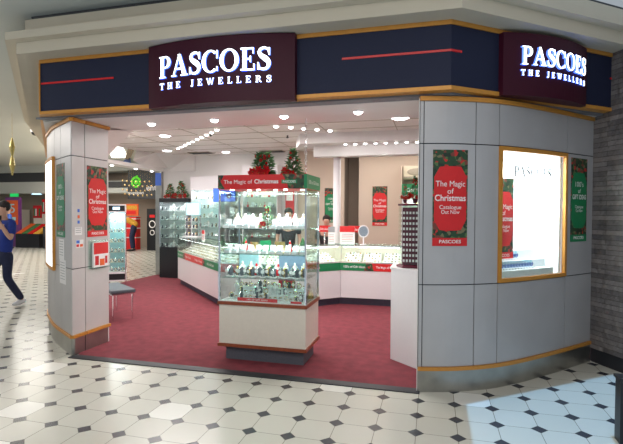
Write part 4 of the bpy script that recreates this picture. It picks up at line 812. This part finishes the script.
    if detail:
        b = MB()
        for k in range(5): c = Vector(lerp3(J['chest'], J['pelvis'], k / 5)); b.ball(c + Vector((0, -.128, .02)), .008, 'white', 6)
        b.make('buttons', sh)
    lj = {'belt': (tuple(P0 - dn * .05), (.135, .10)), 'seat': (tuple(P0 + dn * .05), (.135, .105))}; LE = [('belt', 'seat')]
    for S_ in 'LR':
        lj['th' + S_] = (lerp3(J['hp' + S_], J['kn' + S_], .30), .088); lj['kn' + S_] = (J['kn' + S_], .070); lj['an' + S_] = (J['an' + S_], .058); LE += [('seat', 'th' + S_), ('th' + S_, 'kn' + S_), ('kn' + S_, 'an' + S_)]
    skinmesh('trousers', lj, LE, [legs], root)
    for S_ in 'LR':
        a = Vector(J['an' + S_]); t_ = Vector(J['to' + S_]); b = MB(); d = (t_ - a); d.z = 0; d.normalize(); c = a + d * .06; c.z = min(a.z, t_.z) + .008
        b.tube([a - d * .05 + Vector((0, 0, -.03)), a + Vector((0, 0, -.025)), t_ + Vector((0, 0, .012)) - d * .03, t_ + d * .05 + Vector((0, 0, .002))], [.038, .048, .042, .022], shoe, 10); b.make('shoe', root, smooth=True)
    if phone:
        p = Vector(J['wrL']) + Vector((-.035, .01, .07)); MB().box(p.x - .006, p.x + .006, p.y - .035, p.y + .035, p.z - .065, p.z + .065, 'black').make('phone', root)
    return root
ST = dict(pelvis=(0, 0, .96), waist=(0, 0, 1.10), chest=(0, 0, 1.33), neck=(0, .0, 1.50), head0=(0, -.015, 1.58), head1=(0, -.02, 1.64), head2=(0, -.01, 1.71), shL=(.19, 0, 1.43), shR=(-.19, 0, 1.43), elL=(.24, .03, 1.15), elR=(-.24, .03, 1.15), wrL=(.25, -.06, .91), wrR=(-.25, -.06, .91),
          hpL=(.09, 0, .90), hpR=(-.09, 0, .90), knL=(.10, -.02, .50), knR=(-.10, -.02, .50), anL=(.10, .03, .08), anR=(-.10, .03, .08), toL=(.12, -.10, .035), toR=(-.12, -.10, .035))
WK = dict(ST); WK.update(elL=(.30, -.10, 1.16), wrL=(.15, -.17, 1.42), face=(-.25, -1, -.15), knL=(.09, -.02, .50), anL=(.10, .24, .10), toL=(.11, .11, .04), knR=(-.09, -.20, .52), anR=(-.09, -.33, .08), toR=(-.10, -.46, .045), elR=(-.26, .10, 1.16), wrR=(-.27, -.03, .93))
person('man in a blue shirt and dark jeans walking past with a phone at his ear', (-6.98, 6.16, 0.0), -.1, WK, 'shirt', 'jeans', phone=True)
BD = dict(ST); BD.update(pelvis=(0, .10, .92), waist=(0, -.02, 1.02), chest=(0, -.22, 1.12), neck=(0, -.38, 1.16), head0=(0, -.45, 1.17), head1=(0, -.50, 1.17), head2=(0, -.55, 1.14), shL=(.18, -.30, 1.13), shR=(-.18, -.30, 1.13), elL=(.20, -.36, .85), elR=(-.20, -.36, .85), wrL=(.15, -.46, .64), wrR=(-.15, -.46, .64), hpL=(.09, .08, .88), hpR=(-.09, .08, .88), face=(0, -.6, -.8))
person('person in a patterned yellow top bending over by a trolley in the mall', (-11.95, 16.4, 0), -1.2, BD, 'yellow', 'jeans', shoe='black', sc=1.2, detail=False)
person('dark-haired staff member standing behind the diagonal counter right of the showcase', (-2.12, 9.25, .009), .1, ST, 'black', 'black', shoe='black', sc=.875, detail=False)
person('dark-haired staff member behind the counter seen through the showcase', (-2.86, 9.0, .009), .3, ST, 'black', 'black', shoe='black', sc=.955, detail=False)
person('distant shopper in a light blue shirt by the produce stand', (-17.75, 15.9, 0), 2.6, ST, 'blue', 'jeans', shoe='black', sc=1.02, detail=False)

# ------------------------------------------------------------------ the mall beyond
b = MB().box(-32, -5, 18.6, 18.7, 0, 3.75, 'brownw').box(-32, -15, 17.5, 17.55, 3.0, 3.42, 'dgrey').box(-15, -12.82, 17.44, 17.49, 2.69, 2.95, 'dgrey').box(-32, -5, 17.5, 18.6, 2.46, 2.995, 'ceil').box(-32, -5, 17.45, 18.6, 3.43, 3.75, 'ceil'); struct(b.make('wall_far'))
cs = thing('supermarket_sign', 'charcoal supermarket sign with round green logo above the far entrance', 'sign', (0, 17.28, 0)); MB().box(-12.81, -10.8, 0, .15, 2.18, 3.42, 'dgrey').make('board', cs)
b = MB().torus((-12.39, -.02, 2.90), .20, .05, 'lime', 'y', 20, 5).ball((-12.39, -.02, 2.90), .11, 'lime', 12, 1, 1, .2).ball((-12.34, -.02, 3.16), .06, 'lime', 8, .5, 1, .3); b.make('logo', cs)
b = MB(); text(b, 'countdown', -12.40, 2.38, .14, 'text', .78, -.01, None, .02); text(b, 'entrance', -11.20, 2.54, .26, 'text', 1.36, -.01, None, .01); b.make('lettering', cs)
o = bpy.data.objects.new('gold_bauble', MB().ball((0, 0, 0), .028, 'goldm', 8).make('gold_bauble').data)
g0 = None
for r_ in range(4):
    for k in range(7):
        if g0 is None: g0 = [x for x in bpy.data.objects if x.name.startswith('gold_bauble') and x.users_collection][0]; q = g0
        else: q = g0.copy(); COL.objects.link(q)
        q.location = (-9.45 + k * .16 + (r_ % 2) * .08, 12.5, 2.60 - r_ * .14 - .05 * math.sin(k / 8 * PI)); tag(q, 'small gold bauble of the hanging garland in front of the supermarket sign', 'bauble', 'gold garland baubles')
b = MB()
for k in range(7):
    for off_ in (0, .08): b.tube([(-9.45 + k * .16 + off_, 12.5, 1.93 + .2), (-9.45 + k * .16 + off_, 12.5, 3.75)], .0008, 'goldm', 4)
tag(b.make('garland_wires'), 'thin wires carrying the gold bauble garland from the mall ceiling', 'wire')
pb = thing('promo_stand', 'red and yellow promotional stand at the supermarket entrance', 'display stand', (-12.5, 17.0, 0)); MB().box(-.42, .42, -.02, .02, 1.45, 1.95, 'orange').box(-.36, .36, -.03, -.021, 1.72, 1.88, 'yellow').box(-.3, .3, -.03, -.021, 1.52, 1.66, 'red').make('header_board', pb)
MB().box(-.30, .30, -.0, .3, 0, 1.40, 'red').box(-.32, .32, -.03, .31, .5, .54, 'white').box(-.32, .32, -.03, .31, .9, .94, 'white').box(-.32, .32, -.03, .31, 1.3, 1.34, 'white').make('shelving', pb)
bb = thing('advertising_board', 'black standing board with white round emblem beside the entrance post', 'sign', (-11.38, 16.95, 0)); MB().box(-.26, .26, 0, .04, .0, 1.75, 'black').make('panel', bb); MB().torus((0, -.01, 1.1), .14, .022, 'text', 'y', 18, 4).torus((0, -.01, .75), .10, .02, 'text', 'y', 18, 4).box(-.12, .12, -.012, -.002, 1.38, 1.5, 'red').make('emblem', bb)
tr = thing('shopping_trolley', 'grey wire shopping trolley beside the person in yellow', 'trolley', (-13.1, 16.1, 0), .2); b = MB()
for k in range(7): x = -.4 + k * .13; b.tube([(x, -.24, .95 - k * .0), (x, -.20, .55), (x, .20, .55), (x, .24, .95)], .008, 'chrome', 5)
for z in (.58, .70, .82, .95): b.tube([(-.42, -.24, z), (.42, -.22, z), (.42, .22, z), (-.42, .24, z), (-.42, -.24, z)], .008, 'chrome', 5)
b.make('basket', tr); MB().tube([(-.40, -.2, .55), (-.35, -.2, .12), (.4, -.2, .12)], .014, 'chrome').tube([(-.40, .2, .55), (-.35, .2, .12), (.4, .2, .12)], .014, 'chrome').make('frame', tr); MB().tube([(-.46, -.24, 1.0), (-.46, .24, 1.0)], .018, 'green').make('handle', tr)
for x, y in ((-.33, -.2), (-.33, .2), (.38, -.2), (.38, .2)): b = MB().lathe([(.055, -.012), (.055, .012)], 'black', seg=12); b.v = [(x + p[0], y + p[2], .057 + p[1]) for p in b.v]; b.make('wheel', tr)
# left: far shops
ex = tag(MB().box(-19.45, -19.0, 17.50, 17.56, 2.31, 2.459, 'greenl').make('exit_sign'), 'small green lit sign under the grey far bulkhead', 'sign')
tag(MB().lathe([(.22, 0), (.16, .05)], 'bluel', seg=16).make('ceiling_lamp', loc=(-18.1, 17.7, 2.41)), 'round pale blue lamp under the far bulkhead', 'ceiling light')
ad = thing('advertising_display', 'tall dark-framed advertising display with orange poster in the far mall', 'sign', (-18.65, 16.9, 0)); MB().box(-.40, .40, 0, .12, .0, 2.25, 'purple').make('frame', ad); b = MB().box(-.32, .32, -.012, -.002, 1.0, 2.12, 'orange'); text(b, '5', 0, 1.55, .42, 'cyan', .3, -.014); b.box(-.2, .2, -.016, -.0125, 1.2, 1.35, 'cyan'); b.make('poster', ad)
for x, w_, z0_, z1_, m_, n_ in ((-18.35, .5, 1.3, 1.9, 'petal', 'red'), (-17.92, .30, 1.5, 2.2, 'bauble', 'bright red upper'), (-17.35, .7, 1.1, 1.9, 'cyan', 'white and green'), (-19.6, .5, 1.0, 1.7, 'leaf', 'dark green')):
    b = MB().box(x - w_ / 2, x + w_ / 2, 18.0, 18.5, 0, z1_, 'cream').box(x - w_ / 2, x + w_ / 2, 17.98, 17.999, z0_, z1_, m_); 
    for k in range(4): b.box(x - w_ * .4 + k * w_ * .2, x - w_ * .4 + k * w_ * .2 + w_ * .12, 17.96, 17.979, z0_ + .1, z1_ - .15, ('green', 'paper', 'red', 'green')[k])
    tag(b.make('shelf_unit'), 'far shop shelf unit with %s packs' % n_, 'shelf')
ps = thing('produce_stand', 'dark produce stand with sloping crates in the far mall', 'stand', (-17.45, 16.5, 0)); MB().box(-.6, .7, 0, .8, 0, .62, 'black').make('base', ps)
for k, m_ in enumerate(('orange', 'leaf', 'bauble', 'yellow')): b = MB(); x0 = -.58 + k * .32; b.add([(x0, 0, .64), (x0 + .29, 0, .64), (x0 + .29, .8, 1.05), (x0, .8, 1.05), (x0, 0, .62), (x0 + .29, 0, .62), (x0 + .29, .8, .62), (x0, .8, .62)], [(0, 1, 2, 3), (0, 4, 5, 1), (1, 5, 6, 2), (2, 6, 7, 3), (3, 7, 4, 0)], m_); b.make('crate', ps)
b = MB().box(-.55, .55, 0, .5, 0, .95, 'black').box(-.5, .5, -.01, 0, .5, .9, 'dgrey'); tag(b.make('checkout_desk', loc=(-15.9, 16.4, 0)), 'dark desk beside the lit window edge in the far mall', 'desk')
# ornament, mall lamps, camera dome
orn = thing('hanging_ornament', 'long gold tinsel star ornament hanging from the mall ceiling at the left', 'ornament', (-8.82, 8.0, 2.82)); b = MB()
for k in range(150):
    z = random.uniform(-.40, .40); R = .05 + .07 * abs(math.sin(z * 16)) * (1 - abs(z) / .5); a = random.uniform(0, 6.28); p = Vector((0, 0, z)); d = Vector((math.cos(a), math.sin(a), random.uniform(-.5, .5))) * R; e = d.cross(Vector((0, 0, 1))).normalized() * .012; b.add([p - e, p + e, p + d], [(0, 1, 2), (2, 1, 0)], 'tinsel')
b.make('tinsel', orn); MB().tube([(0, 0, -.40), (0, 0, .92)], .003, 'goldm', 5).make('wire', orn); MB().lathe([(.01, -.42), (.06, -.2), (.02, 0), (.06, .2), (.01, .4)], 'tinsel', seg=5).make('core', orn)
downlight('mall ceiling downlight left of the shop fascia', (-10.0, 9.84, 3.74), .13); spot('mall_downlight_beam', (-10.0, 9.84, 3.7), (-10, 9.84, 0), 60, 2.0, .8)
b = MB().lathe([(.06, .10), (.10, .06), (.10, 0)], 'white', seg=14).ball((0, 0, 0), .085, 'black', 12, .9); tag(b.make('security_camera', loc=(-9.48, 9.24, 3.56)), 'black dome security camera beside the mall downlight', 'camera'); tag(MB().tube([(-9.48, 9.24, 3.66), (-9.48, 9.24, 3.75)], .02, 'white').make('camera_mount'), 'short mount above the black dome camera', 'mount')
sk = MB().prism([(-10.757, 13.463), (-9.656, 12.744), (-11.583, 15.645), (-12.207, 15.507)], 3.735, 3.748, 'sky'); struct(sk.make('window_3'))
b = MB().prism([(-9.763, 13.189), (-9.877, 13.662), (-11.991, 16.26), (-11.7, 15.619)], 3.70, 3.748, 'brownw').prism([(-11.295, 15.376), (-12.738, 17.4), (-13.277, 17.4)], 3.70, 3.748, 'blue').prism([(-13.6, 15.6), (-12.9, 15.5), (-10.9, 13.2), (-11.4, 13.0)], 3.66, 3.748, 'ac'); struct(b.make('trim_11'))
tag(MB().box(-.05, .05, -.05, .05, .0, .45, 'black').box(-.06, .06, -.06, .06, .45, .47, 'black').make('bollard', loc=(1.345, 3.72, 0)), 'low black post on the tiled floor at the right edge of the view', 'post')
